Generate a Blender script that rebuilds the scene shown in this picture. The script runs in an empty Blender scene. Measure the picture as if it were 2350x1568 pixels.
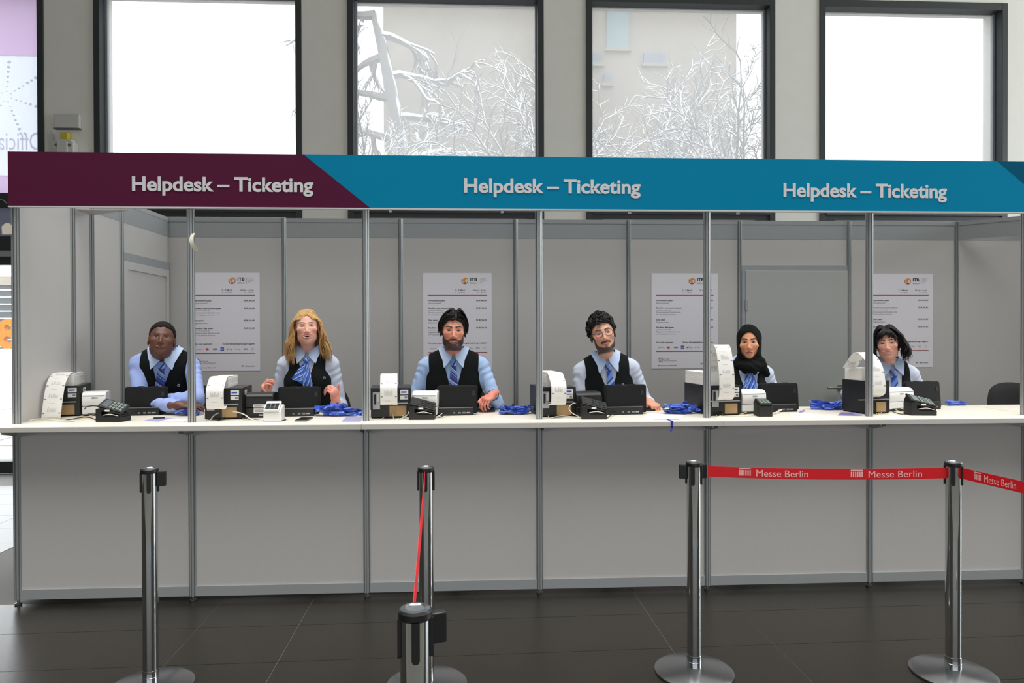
import bpy, math, random
import numpy as np
from mathutils import Vector, Matrix

# ------------------------------------------------------------------ camera
SC = bpy.context.scene
COL = SC.collection
FPX = 1600.0
CAM = np.array([2.6374, -4.1151, 1.5271])
YAW, PIT, ROLL = 0.0499, -0.0073, -0.0030
_f = np.array([math.sin(YAW)*math.cos(PIT), math.cos(YAW)*math.cos(PIT), math.sin(PIT)])
_r = np.array([math.cos(YAW), -math.sin(YAW), 0.0])
_u = np.cross(_r, _f)
_R = math.cos(ROLL)*_r + math.sin(ROLL)*_u
_U = -math.sin(ROLL)*_r + math.cos(ROLL)*_u
cd = bpy.data.cameras.new('camera')
cd.sensor_fit = 'HORIZONTAL'; cd.sensor_width = 36.0
cd.lens = FPX/2350.0*36.0
cd.clip_start = 0.05; cd.clip_end = 400
cam = bpy.data.objects.new('camera', cd); COL.objects.link(cam)
cam.matrix_world = Matrix(((_R[0], _U[0], -_f[0], CAM[0]), (_R[1], _U[1], -_f[1], CAM[1]),
                           (_R[2], _U[2], -_f[2], CAM[2]), (0, 0, 0, 1)))
SC.camera = cam

# ------------------------------------------------------------------ light
SC.view_settings.view_transform = 'Standard'
SC.view_settings.look = 'None'
SC.view_settings.gamma = 1.0
SC.view_settings.use_curve_mapping = False
SC.view_settings.exposure = 0.18
w = bpy.data.worlds.new('overcast_sky'); SC.world = w; w.use_nodes = True
bg = w.node_tree.nodes['Background']
bg.inputs[0].default_value = (0.93, 0.97, 1.0, 1); bg.inputs[1].default_value = 4.4

def area_light(name, loc, rot, sx, sy, power, col=(1, 1, 1), spread=180):
    d = bpy.data.lights.new(name, 'AREA'); d.shape = 'RECTANGLE'; d.size = sx; d.size_y = sy
    d.energy = power; d.color = col; d.spread = math.radians(spread)
    o = bpy.data.objects.new(name, d); COL.objects.link(o); o.location = loc; o.rotation_euler = rot
    return o
# the hall's own light: luminous ceiling, the glazed entrance front behind the camera, a side window row
area_light('ceiling_light_field', (3.0, -1.9, 6.9), (0, 0, 0), 18, 4.5, 660, (1.0, 0.985, 0.96), 80)
area_light('entrance_daylight', (3.0, -13.5, 2.6), (math.radians(90), 0, 0), 18, 4.4, 330, (0.93, 0.97, 1.0))
area_light('side_daylight', (15.5, 1.1, 3.2), (0, math.radians(90), 0), 4.5, 6.5, 900, (0.90, 0.97, 1.0))

# ------------------------------------------------------------------ helpers
def at(x, y, Y):
    """point on the plane y = Y that the picture shows at pixel x, y"""
    d = _f + _R*(x-1175)/FPX - _U*(y-784)/FPX
    return CAM + d*((Y-CAM[1])/d[1])
def atz(x, y, Z):
    d = _f + _R*(x-1175)/FPX - _U*(y-784)/FPX
    return CAM + d*((Z-CAM[2])/d[2])

def lin(c):
    c = [v/255.0 for v in c]
    return tuple((v/12.92 if v <= 0.04045 else ((v+0.055)/1.055)**2.4) for v in c)

MATS = {}
def mat(name, rgb, rough=0.5, metal=0.0, spec=0.5, noise=None, bump=None, coat=0.0, sheen=0.0, attr=None):
    """principled material; noise=(scale, amount) varies the colour, bump=(scale, strength, distance) the relief"""
    if name in MATS: return MATS[name]
    m = bpy.data.materials.new(name); m.use_nodes = True; MATS[name] = m
    nt = m.node_tree; b = nt.nodes['Principled BSDF']
    c = lin(rgb)+(1,)
    b.inputs['Base Color'].default_value = c
    b.inputs['Roughness'].default_value = rough
    b.inputs['Metallic'].default_value = metal
    b.inputs['Specular IOR Level'].default_value = spec
    if coat: b.inputs['Coat Weight'].default_value = coat
    if sheen: b.inputs['Sheen Weight'].default_value = sheen
    src = None
    if attr:
        a = nt.nodes.new('ShaderNodeAttribute'); a.attribute_name = attr; src = a.outputs['Color']
        nt.links.new(src, b.inputs['Base Color'])
    if noise or bump:
        tc = nt.nodes.new('ShaderNodeTexCoord')
    if noise:
        n = nt.nodes.new('ShaderNodeTexNoise'); n.inputs['Scale'].default_value = noise[0]
        n.inputs['Detail'].default_value = 6
        nt.links.new(tc.outputs['Object'], n.inputs['Vector'])
        mp = nt.nodes.new('ShaderNodeMapRange'); mp.inputs[3].default_value = 1-noise[1]; mp.inputs[4].default_value = 1+noise[1]
        nt.links.new(n.outputs['Fac'], mp.inputs[0])
        mx = nt.nodes.new('ShaderNodeVectorMath'); mx.operation = 'SCALE'
        if src: nt.links.new(src, mx.inputs[0])
        else: mx.inputs[0].default_value = c[:3]
        nt.links.new(mp.outputs[0], mx.inputs['Scale'])
        nt.links.new(mx.outputs[0], b.inputs['Base Color'])
    if bump:
        n2 = nt.nodes.new('ShaderNodeTexNoise'); n2.inputs['Scale'].default_value = bump[0]; n2.inputs['Detail'].default_value = 4
        nt.links.new(tc.outputs['Object'], n2.inputs['Vector'])
        bp = nt.nodes.new('ShaderNodeBump'); bp.inputs['Strength'].default_value = bump[1]; bp.inputs['Distance'].default_value = bump[2]
        nt.links.new(n2.outputs['Fac'], bp.inputs['Height']); nt.links.new(bp.outputs[0], b.inputs['Normal'])
    return m

def stripes(name, cols, scale, direction, rough=0.55):
    """diagonal cloth stripes: bands of the given colours repeating along a direction (object space)"""
    if name in MATS: return MATS[name]
    m = bpy.data.materials.new(name); m.use_nodes = True; MATS[name] = m
    nt = m.node_tree; b = nt.nodes['Principled BSDF']; b.inputs['Roughness'].default_value = rough
    b.inputs['Sheen Weight'].default_value = 0.2
    tc = nt.nodes.new('ShaderNodeTexCoord')
    dt = nt.nodes.new('ShaderNodeVectorMath'); dt.operation = 'DOT_PRODUCT'
    nt.links.new(tc.outputs['UV'], dt.inputs[0]); dt.inputs[1].default_value = direction
    ml = nt.nodes.new('ShaderNodeMath'); ml.operation = 'MULTIPLY'; ml.inputs[1].default_value = scale
    nt.links.new(dt.outputs['Value'], ml.inputs[0])
    fr = nt.nodes.new('ShaderNodeMath'); fr.operation = 'FRACT'; nt.links.new(ml.outputs[0], fr.inputs[0])
    cr = nt.nodes.new('ShaderNodeValToRGB'); cr.color_ramp.interpolation = 'CONSTANT'
    els = cr.color_ramp.elements
    pos = 0.0
    for i, (c, wd) in enumerate(cols):
        e = els[i] if i < 2 else els.new(pos)
        e.position = pos; e.color = lin(c)+(1,); pos += wd
    nt.links.new(fr.outputs[0], cr.inputs[0]); nt.links.new(cr.outputs[0], b.inputs['Base Color'])
    return m

def empty(name, loc=(0, 0, 0), rz=0.0):
    o = bpy.data.objects.new(name, None); COL.objects.link(o)
    o.location = loc; o.rotation_euler = (0, 0, rz); o.empty_display_size = 0.1
    return o
def tag(o, label=None, cat=None, group=None, kind=None):
    if label: o['label'] = label
    if cat: o['category'] = cat
    if group: o['group'] = group
    if kind: o['kind'] = kind
    return o
def copy_tree(o, parent=None):
    c = o.copy(); COL.objects.link(c); c.parent = parent
    for ch in list(o.children): copy_tree(ch, c)
    return c

_TEXT = {}
def text_geo(s, bold=0.0, shear=0.0, res=2):
    key = (s, bold, shear, res)
    if key in _TEXT: return _TEXT[key]
    cu = bpy.data.curves.new('tmp', 'FONT'); cu.body = s; cu.size = 1.0; cu.offset = bold; cu.shear = shear
    cu.resolution_u = res; cu.fill_mode = 'FRONT'
    ob = bpy.data.objects.new('tmp', cu); COL.objects.link(ob)
    dg = bpy.context.evaluated_depsgraph_get()
    me = bpy.data.meshes.new_from_object(ob.evaluated_get(dg))
    v = np.array([p.co[:2] for p in me.vertices]); f = [tuple(p.vertices) for p in me.polygons]
    bpy.data.objects.remove(ob); bpy.data.curves.remove(cu); bpy.data.meshes.remove(me)
    if len(v): v[:, 0] -= v[:, 0].min()
    _TEXT[key] = (v, f)
    return _TEXT[key]

CAPH = float(text_geo('H')[0][:, 1].max())
class MB:
    """collects geometry; build() links it as one mesh object"""
    def __init__(s): s.v = []; s.f = []; s.m = []; s.uv = None
    def add(s, verts, faces, m=0):
        n = len(s.v); s.v.extend([tuple(map(float, p)) for p in verts])
        s.f.extend([tuple(i+n for i in q) for q in faces]); s.m.extend([m]*len(faces)); return s
    def box(s, x0, x1, y0, y1, z0, z1, m=0):
        v = [(x, y, z) for z in (z0, z1) for y in (y0, y1) for x in (x0, x1)]
        return s.add(v, [(0, 2, 3, 1), (4, 5, 7, 6), (0, 1, 5, 4), (2, 6, 7, 3), (0, 4, 6, 2), (1, 3, 7, 5)], m)
    def prism(s, poly, a, b, axis='y', m=0):
        """polygon extruded along an axis: axis y -> poly in (x,z); x -> (y,z); z -> (x,y)"""
        mk = {'y': lambda p, t: (p[0], t, p[1]), 'x': lambda p, t: (t, p[0], p[1]), 'z': lambda p, t: (p[0], p[1], t)}[axis]
        n = len(poly); v = [mk(p, a) for p in poly]+[mk(p, b) for p in poly]
        f = [tuple(range(n))[::-1], tuple(range(n, 2*n))]+[(i, (i+1) % n, n+(i+1) % n, n+i) for i in range(n)]
        return s.add(v, f, m)
    def tube(s, pts, r, n=8, m=0, caps=True, flat=1.0):
        P = [np.array(p, float) for p in pts]; k = len(P)
        R = [r]*k if np.isscalar(r) else list(r)
        v = []; up = None
        for i in range(k):
            t = P[min(i+1, k-1)]-P[max(i-1, 0)]; t = t/(np.linalg.norm(t)+1e-12)
            if up is None:
                a = np.array([0, 0, 1.0]) if abs(t[2]) < 0.9 else np.array([0, 1.0, 0]); up = a
            sd = np.cross(t, up); sd /= (np.linalg.norm(sd)+1e-12); up = np.cross(sd, t)
            for j in range(n):
                a = 2*math.pi*j/n
                v.append(P[i]+R[i]*(math.cos(a)*sd+flat*math.sin(a)*up))
        f = [(i*n+j, i*n+(j+1) % n, (i+1)*n+(j+1) % n, (i+1)*n+j) for i in range(k-1) for j in range(n)]
        if caps: f += [tuple(range(n))[::-1], tuple(range((k-1)*n, k*n))]
        return s.add(v, f, m)
    def lathe(s, prof, n=24, c=(0, 0, 0), m=0):
        k = len(prof); v = []
        for r, z in prof:
            for j in range(n):
                a = 2*math.pi*j/n; v.append((c[0]+r*math.cos(a), c[1]+r*math.sin(a), c[2]+z))
        f = [(i*n+j, i*n+(j+1) % n, (i+1)*n+(j+1) % n, (i+1)*n+j) for i in range(k-1) for j in range(n)]
        f += [tuple(range(n))[::-1], tuple(range((k-1)*n, k*n))]
        return s.add(v, f, m)
    def sheet(s, G, thick=0.0, m=0, nrm=None):
        """grid of points (rows, cols, 3), optionally thickened along nrm or its own normals"""
        G = np.asarray(G, float); a, b = G.shape[:2]
        q = lambda o: [(o+i*b+j, o+i*b+j+1, o+(i+1)*b+j+1, o+(i+1)*b+j) for i in range(a-1) for j in range(b-1)]
        if not thick: return s.add(G.reshape(-1, 3), q(0), m)
        du = np.gradient(G, axis=0); dv = np.gradient(G, axis=1); N = np.cross(dv, du) if nrm is None else np.broadcast_to(np.array(nrm, float), G.shape)
        N = N/(np.linalg.norm(N, axis=2, keepdims=True)+1e-12)
        A = (G+N*thick/2).reshape(-1, 3); B = (G-N*thick/2).reshape(-1, 3); n = a*b
        f = [t[::-1] for t in q(0)]+q(n)
        rim = [j for j in range(b)]+[i*b+b-1 for i in range(1, a)]+[(a-1)*b+j for j in range(b-2, -1, -1)]+[i*b for i in range(a-2, 0, -1)]
        f += [(rim[i], rim[(i+1) % len(rim)], n+rim[(i+1) % len(rim)], n+rim[i]) for i in range(len(rim))]
        return s.add(np.vstack([A, B]), f, m)
    def text(s, t, o, h, w=None, m=0, bold=0.0, shear=0.0, align='L', X=(1, 0, 0), Z=(0, 0, 1), res=2):
        """flat lettering: baseline start o, cap height h, total width w, along X and Z"""
        v, f = text_geo(t, bold, shear, res)
        if not len(v): return s
        sc = h/CAPH; sx = (w/v[:, 0].max()) if w else sc
        tot = v[:, 0].max()*sx; off = {'L': 0, 'C': -tot/2, 'R': -tot}[align]
        X = np.array(X, float); Z = np.array(Z, float); o = np.array(o, float)
        V = o+np.outer(v[:, 0]*sx+off, X)+np.outer(v[:, 1]*sc, Z)
        return s.add(V, f, m)
    def build(s, name, mats, parent=None, smooth=None, bevel=0.0, seg=2, uv=None, kind=None):
        me = bpy.data.meshes.new(name); me.from_pydata(s.v, [], s.f)
        mats = mats if isinstance(mats, (list, tuple)) else [mats]
        for q in mats: me.materials.append(q)
        if len(mats) > 1: me.polygons.foreach_set('material_index', s.m)
        if smooth:
            me.polygons.foreach_set('use_smooth', [True]*len(me.polygons)); me.set_sharp_from_angle(angle=math.radians(smooth))
        if uv is not None:
            L = me.uv_layers.new(name='UVMap'); vi = np.empty(len(me.loops), np.int32); me.loops.foreach_get('vertex_index', vi)
            L.data.foreach_set('uv', np.asarray(uv, float)[vi].ravel())
        me.update()
        o = bpy.data.objects.new(name, me); COL.objects.link(o); o.parent = parent
        if bevel:
            b = o.modifiers.new('bevel', 'BEVEL'); b.width = bevel; b.segments = seg; b.limit_method = 'ANGLE'; b.angle_limit = math.radians(40)
        if kind: o['kind'] = kind
        return o

def curve_pts(P, n=8):
    """Catmull-Rom through the control points"""
    P = [np.array(p, float) for p in P]; P = [2*P[0]-P[1]]+P+[2*P[-1]-P[-2]]; out = []
    for i in range(1, len(P)-2):
        a, b, c, d = P[i-1:i+3]
        for t in np.linspace(0, 1, n, endpoint=False):
            out.append(0.5*((2*b)+(c-a)*t+(2*a-5*b+4*c-d)*t*t+(-a+3*b-3*c+d)*t**3))
    out.append(P[-2]); return out

# ------------------------------------------------------------------ materials
PANEL = mat('grey_melamine_panel', (188, 185, 183), 0.45, noise=(40, 0.03), bump=(900, 0.12, 0.0006))
ALU = mat('anodised_aluminium', (158, 161, 162), 0.42, 0.45)
ALU_F = mat('satin_aluminium_rail', (158, 161, 163), 0.45, 0.2)
WOODTOP = mat('pale_maple_laminate', (226, 219, 206), 0.35, noise=(9, 0.03))
EDGE = mat('grey_edge_band', (196, 192, 186), 0.4)
BLACKP = mat('black_plastic', (13, 14, 15), 0.45, bump=(700, 0.1, 0.0005))
BLACKS = mat('black_rubber', (14, 16, 16), 0.6)
DARKF = mat('anthracite_window_frame', (44, 47, 49), 0.5)
PLASTER = mat('pale_grey_plaster', (222, 219, 211), 0.85, noise=(5, 0.04), bump=(160, 0.15, 0.002))
WHITEP = mat('white_plastic', (226, 226, 224), 0.35)
PAPER = mat('white_paper', (234, 232, 228), 0.75)
POSTER = mat('poster_paper', (226, 223, 230), 0.6)
INK = mat('black_ink', (34, 34, 36), 0.6)
INKG = mat('grey_ink', (110, 110, 114), 0.6)
RED = mat('dark_red_ink', (150, 18, 28), 0.6)
CHROME = mat('polished_chrome', (205, 208, 210), 0.07, 1.0)
CHROMEB = mat('brushed_chrome', (170, 173, 176), 0.22, 1.0)
STEEL = mat('dull_steel', (150, 150, 146), 0.35, 1.0)
# ================================================================== the setting
# ---- floor: slab plus tiles
FL = mat('floor_mortar', (86, 84, 78), 0.6)
TILE = mat('dark_stone_tile', (27, 24, 18), 0.3, noise=(3.0, 0.22), bump=(260, 0.25, 0.0012))
_nt = TILE.node_tree; _b = _nt.nodes['Principled BSDF']; _b.inputs['Specular IOR Level'].default_value = 0.62
_tc = _nt.nodes.new('ShaderNodeTexCoord'); _n = _nt.nodes.new('ShaderNodeTexNoise'); _n.inputs['Scale'].default_value = 420
_nt.links.new(_tc.outputs['Object'], _n.inputs['Vector'])
_mr = _nt.nodes.new('ShaderNodeMapRange'); _mr.inputs[1].default_value = 0.35; _mr.inputs[2].default_value = 0.75; _mr.inputs[3].default_value = 0.22; _mr.inputs[4].default_value = 0.42
_nt.links.new(_n.outputs['Fac'], _mr.inputs[0]); _nt.links.new(_mr.outputs[0], _b.inputs['Roughness'])
floor = MB().box(-14, 16, -14, 4.0, -0.2, -0.0022).build('floor', FL); tag(floor, kind='structure', label='dark brown stone tiled hall floor with thin pale joints', cat='floor')
xs = []
for k in range(-2, 4): xs += [1.17+2.405*k, 1.69+2.405*k]
xs.sort()
tilt = 0.021
rows = [-0.772+0.42*k for k in range(-6, 11)]
_cache = {}
for i in range(len(xs)-1):
    for j in range(len(rows)-1):
        xc, yc = (xs[i]+xs[i+1])/2, (rows[j]+rows[j+1])/2
        if yc > 0.2 and xc > 0.0: continue
        wv = round(xs[i+1]-xs[i], 3)
        if wv not in _cache:
            t = MB().box(-wv/2+0.0016, wv/2-0.0016, -0.2084, 0.2084, -0.012, 0.0).build('floor_tile', TILE, floor); _cache[wv] = t
        else:
            t = _cache[wv].copy(); COL.objects.link(t)
        yy = yc+tilt*(xc-3.0)
        t.location = (xc-tilt*(yc+0.5), yy, 0); t.rotation_euler = (0, 0, tilt)

# ---- facade with five tall windows behind the booth
YF = 4.0
OPEN = [(-4.60, -2.217), (-1.669, 0.641), (1.160, 3.422), (3.918, 6.169), (6.708, 9.021), (9.56, 11.85)]
ZT = 5.515
wl = MB()
edges = [-14]+[e for o in OPEN for e in o]+[16]
for a, b in zip(edges[0::2], edges[1::2]): wl.box(a, b, YF, YF+0.4, 0, 7.2)
for a, b in OPEN: wl.box(a, b, YF, YF+0.4, ZT, 7.2)
wall = wl.build('wall_back', PLASTER); tag(wall, 'pale grey plastered facade with pillars between tall windows', 'wall', kind='structure')
tag(MB().box(-14, 16, -14, 4.4, 7.2, 7.4).build('ceiling', PLASTER), 'pale hall ceiling', 'ceiling', kind='structure')
WALLH = mat('hall_wall_paint', (150, 148, 144), 0.8)
tag(MB().box(-14.3, -14, -14, 4.4, 0, 7.2).build('wall_left', WALLH), 'side wall of the hall', 'wall', kind='structure')
tag(MB().box(16, 16.3, -14, 4.4, 0, 7.2).build('wall_right', WALLH), 'far side wall of the hall', 'wall', kind='structure')
tag(MB().box(-14.3, 16.3, -14.3, -14, 0, 7.2).build('wall_front', WALLH), 'entrance wall of the hall', 'wall', kind='structure')

def glass(name, trans, milk, tint=(1, 1, 1)):
    m = bpy.data.materials.new(name); m.use_nodes = True; nt = m.node_tree; nt.nodes.remove(nt.nodes['Principled BSDF'])
    out = nt.nodes['Material Output']
    t = nt.nodes.new('ShaderNodeBsdfTransparent'); t.inputs[0].default_value = tint+(1,)
    tl = nt.nodes.new('ShaderNodeBsdfTranslucent'); tl.inputs[0].default_value = milk+(1,)
    g = nt.nodes.new('ShaderNodeBsdfGlossy'); g.inputs['Roughness'].default_value = 0.03
    m1 = nt.nodes.new('ShaderNodeMixShader'); m1.inputs[0].default_value = 1-trans
    nt.links.new(t.outputs[0], m1.inputs[1]); nt.links.new(tl.outputs[0], m1.inputs[2])
    m2 = nt.nodes.new('ShaderNodeMixShader'); m2.inputs[0].default_value = 0.03
    nt.links.new(m1.outputs[0], m2.inputs[1]); nt.links.new(g.outputs[0], m2.inputs[2])
    nt.links.new(m2.outputs[0], out.inputs[0]); return m
GLASS = glass('sun_screen_glass', 0.56, (0.42, 0.425, 0.43))
GLASSC = glass('clear_glass', 0.97, (0.9, 0.9, 0.9))
BEAD = mat('pale_glazing_bead', (150, 155, 160), 0.4, 0.3)
for n, (a, b) in enumerate(OPEN[1:], 1):
    W = tag(empty('window_%d' % n, ((a+b)/2, YF, 0)), kind='structure'); h = (b-a)/2
    tag(W, ['', 'tall dark-framed window of plain white sky above the purple sign', 'tall dark-framed window with a thick snowy trunk behind it', 'tall dark-framed window with teal shutters visible behind it', 'tall dark-framed window of plain white sky above the last sign lettering', 'tall dark-framed window beyond the picture edge'][n], 'window')
    f = MB(); fw = 0.068
    for s in (-1, 1): f.box(min(s*h, s*(h-fw)), max(s*h, s*(h-fw)), -0.02, 0.16, 0, ZT)
    f.box(-h+fw, h-fw, -0.02, 0.16, ZT-0.085, ZT)
    f.box(-h+fw, h-fw, -0.03, 0.18, 2.955, 3.03)
    f.build('window_frame', DARKF, W, bevel=0.003)
    lf = MB()
    for s in (-1, 1): lf.box(min(s*(h-fw), s*(h-fw-0.12)), max(s*(h-fw), s*(h-fw-0.12)), 0.0, 0.12, 0.1, 2.955)
    lf.box(-h+fw, h-fw, 0.0, 0.12, 0.0, 0.1); lf.box(-h+fw+0.12, h-fw-0.12, 0.0, 0.12, 2.90, 2.955)
    lf.build('lower_sash_frame', DARKF, W)
    bd = MB()
    for s in (-1, 1): bd.box(min(s*(h-fw), s*(h-fw-0.025)), max(s*(h-fw), s*(h-fw-0.025)), 0.10, 0.15, 3.03, ZT-0.085)
    bd.build('glazing_bead', BEAD, W)
    MB().box(-h+fw+0.02, h-fw-0.02, 0.12, 0.126, 3.03, ZT-0.085).build('window_pane', GLASS, W)
    MB().box(-h+fw+0.12, h-fw-0.12, 0.05, 0.056, 0.1, 2.90).build('lower_pane', GLASSC, W)

# entrance bay at the picture's edge: film-covered pane above, door below
a, b = OPEN[0]; D = tag(empty('door_1', (0, YF, 0)), 'glass entrance door in a dark frame beside the booth', 'door', kind='structure')
f = MB(); f.box(b-0.068, b, -0.02, 0.16, 0, ZT); f.box(a, a+0.068, -0.02, 0.16, 0, ZT)
f.box(a+0.068, b-0.068, -0.02, 0.16, ZT-0.085, ZT); f.box(a+0.068, b-0.068, -0.04, 0.18, 2.985, 3.15)
f.box(a+0.068, b-0.068, -0.04, 0.18, 2.505, 2.665); f.build('door_frame', DARKF, D, bevel=0.003)
MB().box(a+0.068, b-0.068, -0.03, 0.1, 2.44, 2.505).build('closer_rail', ALU_F, D)
lf = MB().box(a+0.068, b-0.068, 0.0, 0.08, 2.35, 2.44).box(a+0.068, b-0.068, 0.0, 0.08, 0.0, 0.135)
lf.box(b-0.13, b-0.068, 0, 0.08, 0.135, 2.35).box(a+0.068, a+0.13, 0, 0.08, 0.135, 2.35); lf.build('door_leaf_frame', DARKF, D)
MB().box(a+0.13, b-0.13, 0.03, 0.036, 0.135, 2.35).build('door_pane', GLASSC, D)
LAV = mat('lavender_enamel_panel', (150, 152, 178), 0.4)
MB().box(a+0.068, b-0.068, 0.0, 0.05, 2.665, 2.985).build('transom_panel', LAV, D)
# closer arm
MB().tube(curve_pts([(-2.75, -0.045, 3.03), (-2.66, -0.05, 3.07), (-2.60, -0.05, 3.03)], 6), 0.006, 6).build('cable_loop', ALU, D, smooth=40)
# translucent advertising film behind the upper pane, seen from inside (mirrored)
def film(name, rgb):
    m = bpy.data.materials.new(name); m.use_nodes = True; nt = m.node_tree; b_ = nt.nodes['Principled BSDF']
    t = nt.nodes.new('ShaderNodeBsdfTranslucent'); t.inputs[0].default_value = lin(rgb)+(1,)
    b_.inputs['Base Color'].default_value = lin(rgb)+(1,); b_.inputs['Roughness'].default_value = 0.6
    mx = nt.nodes.new('ShaderNodeMixShader'); mx.inputs[0].default_value = 0.75
    nt.links.new(b_.outputs[0], mx.inputs[1]); nt.links.new(t.outputs[0], mx.inputs[2]); nt.links.new(mx.outputs[0], nt.nodes['Material Output'].inputs[0]); return m
F_W = film('white_print_film', (231, 234, 239)); F_P = film('lilac_print_film', (221, 208, 226)); F_B = film('pale_blue_print', (243, 247, 252)); F_G = film('grey_print', (222, 219, 229))
fx0, fx1 = a+0.068, b-0.068
FI = tag(empty('window_film', (0, YF+0.06, 0)), 'translucent advertising film with a mirrored flower logo in the upper entrance window', 'window film')
MB().box(fx0, fx1, 0, 0.004, 3.36, 4.715).build('white_field', F_W, FI)
MB().box(fx0, fx1, 0, 0.004, 4.715, ZT-0.085).build('lilac_band', F_P, FI)
MB().box(fx0, fx1, 0, 0.004, 3.15, 3.36).build('lilac_foot_band', F_P, FI)
lt = MB()
p = at(88, 345, YF+0.06)
lt.text('Official', (p[0]+0.045, -0.004, p[2]), 0.20, 0.52, X=(-1, 0, 0)).build('mirrored_lettering', F_G, FI)
fl = MB(); c = at(15, 222, YF+0.06); rnd = random.Random(4)
for k in range(7):
    an = math.radians(85-k*360/7.0); dx, dz = math.cos(an), math.sin(an)
    for q in range(7):
        rr = 0.06+0.055*q; wq = 0.008+0.0026*q
        cx, cz = c[0]+dx*rr+rnd.uniform(-.003, .003), c[2]+dz*rr+rnd.uniform(-.003, .003)
        n = rnd.choice([4, 5, 6, 8]); ph = rnd.uniform(0, 6)
        poly = [(cx+wq*math.cos(ph+2*math.pi*i/n), cz+wq*0.8*math.sin(ph+2*math.pi*i/n)) for i in range(n)]
        fl.prism(poly, -0.004, -0.002)
fl.build('flower_logo', F_B, FI)

# wall fittings on the pillar above the sign
p0, p1 = at(128, 298, YF), at(187, 265, YF)
wb = tag(empty('junction_box', ((p0[0]+p1[0])/2, YF, p0[2])), 'flat white cover box high on the pillar by the entrance', 'junction box')
hw, hh = (p1[0]-p0[0])/2, p1[2]-p0[2]
MB().box(-hw, hw, -0.045, 0, 0.01, hh).build('cover', mat('old_white_enamel', (196, 194, 190), 0.5), wb, bevel=0.012)
MB().box(-hw, hw, -0.05, 0, 0.0, 0.008).build('lip', mat('mid_grey_rubber', (90, 94, 94), 0.6), wb)  # darker grey strip along the bottom of the cover
p0, p1 = at(134, 372, YF), at(181, 325, YF)
wb = tag(empty('floodlight_driver_box', ((p0[0]+p1[0])/2, YF, p0[2])), 'ribbed white metal box with a yellow gland above the purple sign', 'fixture box')
hw, hh = (p1[0]-p0[0])/2, p1[2]-p0[2]
MB().box(-hw, hw, -0.11, 0, 0, hh-0.03).box(-hw*0.5, hw*0.5, -0.13, -0.11, 0, hh-0.03).box(-hw*0.8, hw*0.8, -0.1, 0, hh-0.03, hh).build('housing', MATS['old_white_enamel'], wb, bevel=0.008)
for s in (-1, 1):
    MB().tube([(s*hw*0.62, -0.118, hh-0.07), (s*hw*0.62, -0.11, hh-0.07)], 0.018, 10).build('screw', STEEL, wb, smooth=40)
MB().box(-0.05, 0.03, -0.07, -0.01, hh+0.002, hh+0.085).build('cable_gland', mat('yellow_gland', (196, 178, 40), 0.5), wb, bevel=0.006)
MB().box(-hw-0.03, -hw-0.006, -0.03, 0, 0, hh-0.06).build('cable', mat('violet_cable', (70, 60, 90), 0.6), wb)
MB().box(-hw-0.10, -hw-0.04, -0.025, 0, -0.05, hh+0.12).build('conduit', MATS['old_white_enamel'], wb, bevel=0.004)

# ---- outdoors
SNOW = mat('trodden_snow_paving', (152, 151, 147), 0.8, noise=(2.5, 0.06))
g = tag(MB().box(-60, 80, 4.4, 120, -0.3, -0.02).build('ground_outside', SNOW), 'pale snow-dusted paving outside the entrance', 'ground', kind='structure')
PJ = mat('paving_joint', (122, 122, 118), 0.8)
jt = MB()
for k in range(24): yk = 5.0+k*1.2; jt.box(-32, -1.5, yk, yk+0.05, -0.02, -0.016)
for k in range(16): xk = -20+k*1.3; jt.add([(xk, 4.45, -.016), (xk+.05, 4.45, -.016), (xk-2.5, 34, -.016), (xk-2.58, 34, -.016)], [(0, 1, 2, 3)])
jt.build('paving_joint_grid', PJ, g, kind='stuff')
STONE = mat('weathered_beige_render', (132, 124, 114), 0.9, noise=(0.9, 0.22), bump=(4, 0.5, 0.03))
BY = 16.0
x0, x1 = at(880, 200, BY)[0], at(1690, 200, BY)[0]
B = tag(empty('old_building', (x0, BY, 0)), 'old beige rendered building seen through the middle windows', 'building')
MB().box(0, x1-x0, 0, 8, -0.02, 16).build('building_wall', STONE, B)
SHUT = mat('faded_teal_shutter', (104, 124, 126), 0.7); DKW = mat('dull_blue_grey_glass', (92, 100, 110), 0.4)
for (u0, u1, v0, v1, mt, nm) in ((1392, 1442, -30, 112, SHUT, 'shutter_window'), (1476, 1526, 124, 147, DKW, 'small_window'), (1358, 1380, 124, 147, DKW, 'small_window'),
                                 (1300, 1345, -60, 40, SHUT, 'shutter_window'), (1385, 1402, 172, 192, DKW, 'vent_hole')):
    q0, q1 = at(u0, v1, BY), at(u1, v0, BY)
    wn = MB().box(q0[0]-x0, q1[0]-x0, -0.08, 0.0, q0[2], q1[2]).build(nm, mt, B)
    MB().box(q0[0]-x0-0.06, q1[0]-x0+0.06, -0.14, 0.0, q0[2]-0.1, q0[2]-0.02).build('window_ledge', STONE, wn)
# striped glass building and the big orange figure by the entrance
GB = tag(empty('glass_building', (at(14, 700, 52)[0], 52, 0)), 'dark glass building with pale floor bands across the forecourt', 'building')
MB().box(-14, 10, 0, 12, 0, 5.6).build('building_wall', mat('teal_dark_glazing', (40, 52, 56), 0.3), GB)
for k in range(9): MB().box(-14, 10, -0.25, 0, 0.55*k+0.8, 0.55*k+0.88).build('floor_band', WHITEP, GB)
MB().box(-14, 10, -0.3, 12, 5.6, 6.3).build('roof_band', STONE, GB)
PB = tag(empty('display_plinth', at(8, 838, 33)*np.array([1, 1, 0])), 'white display plinth standing on the forecourt', 'plinth')
MB().box(-3.2, 3.2, -0.35, 0.35, -0.02, 0.93).box(-3.3, 3.3, -0.4, 0.4, 0.93, 0.97).build('plinth_body', WHITEP, PB)
ORANGE = mat('orange_lacquer', (172, 102, 0), 0.6, spec=.1)
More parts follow.
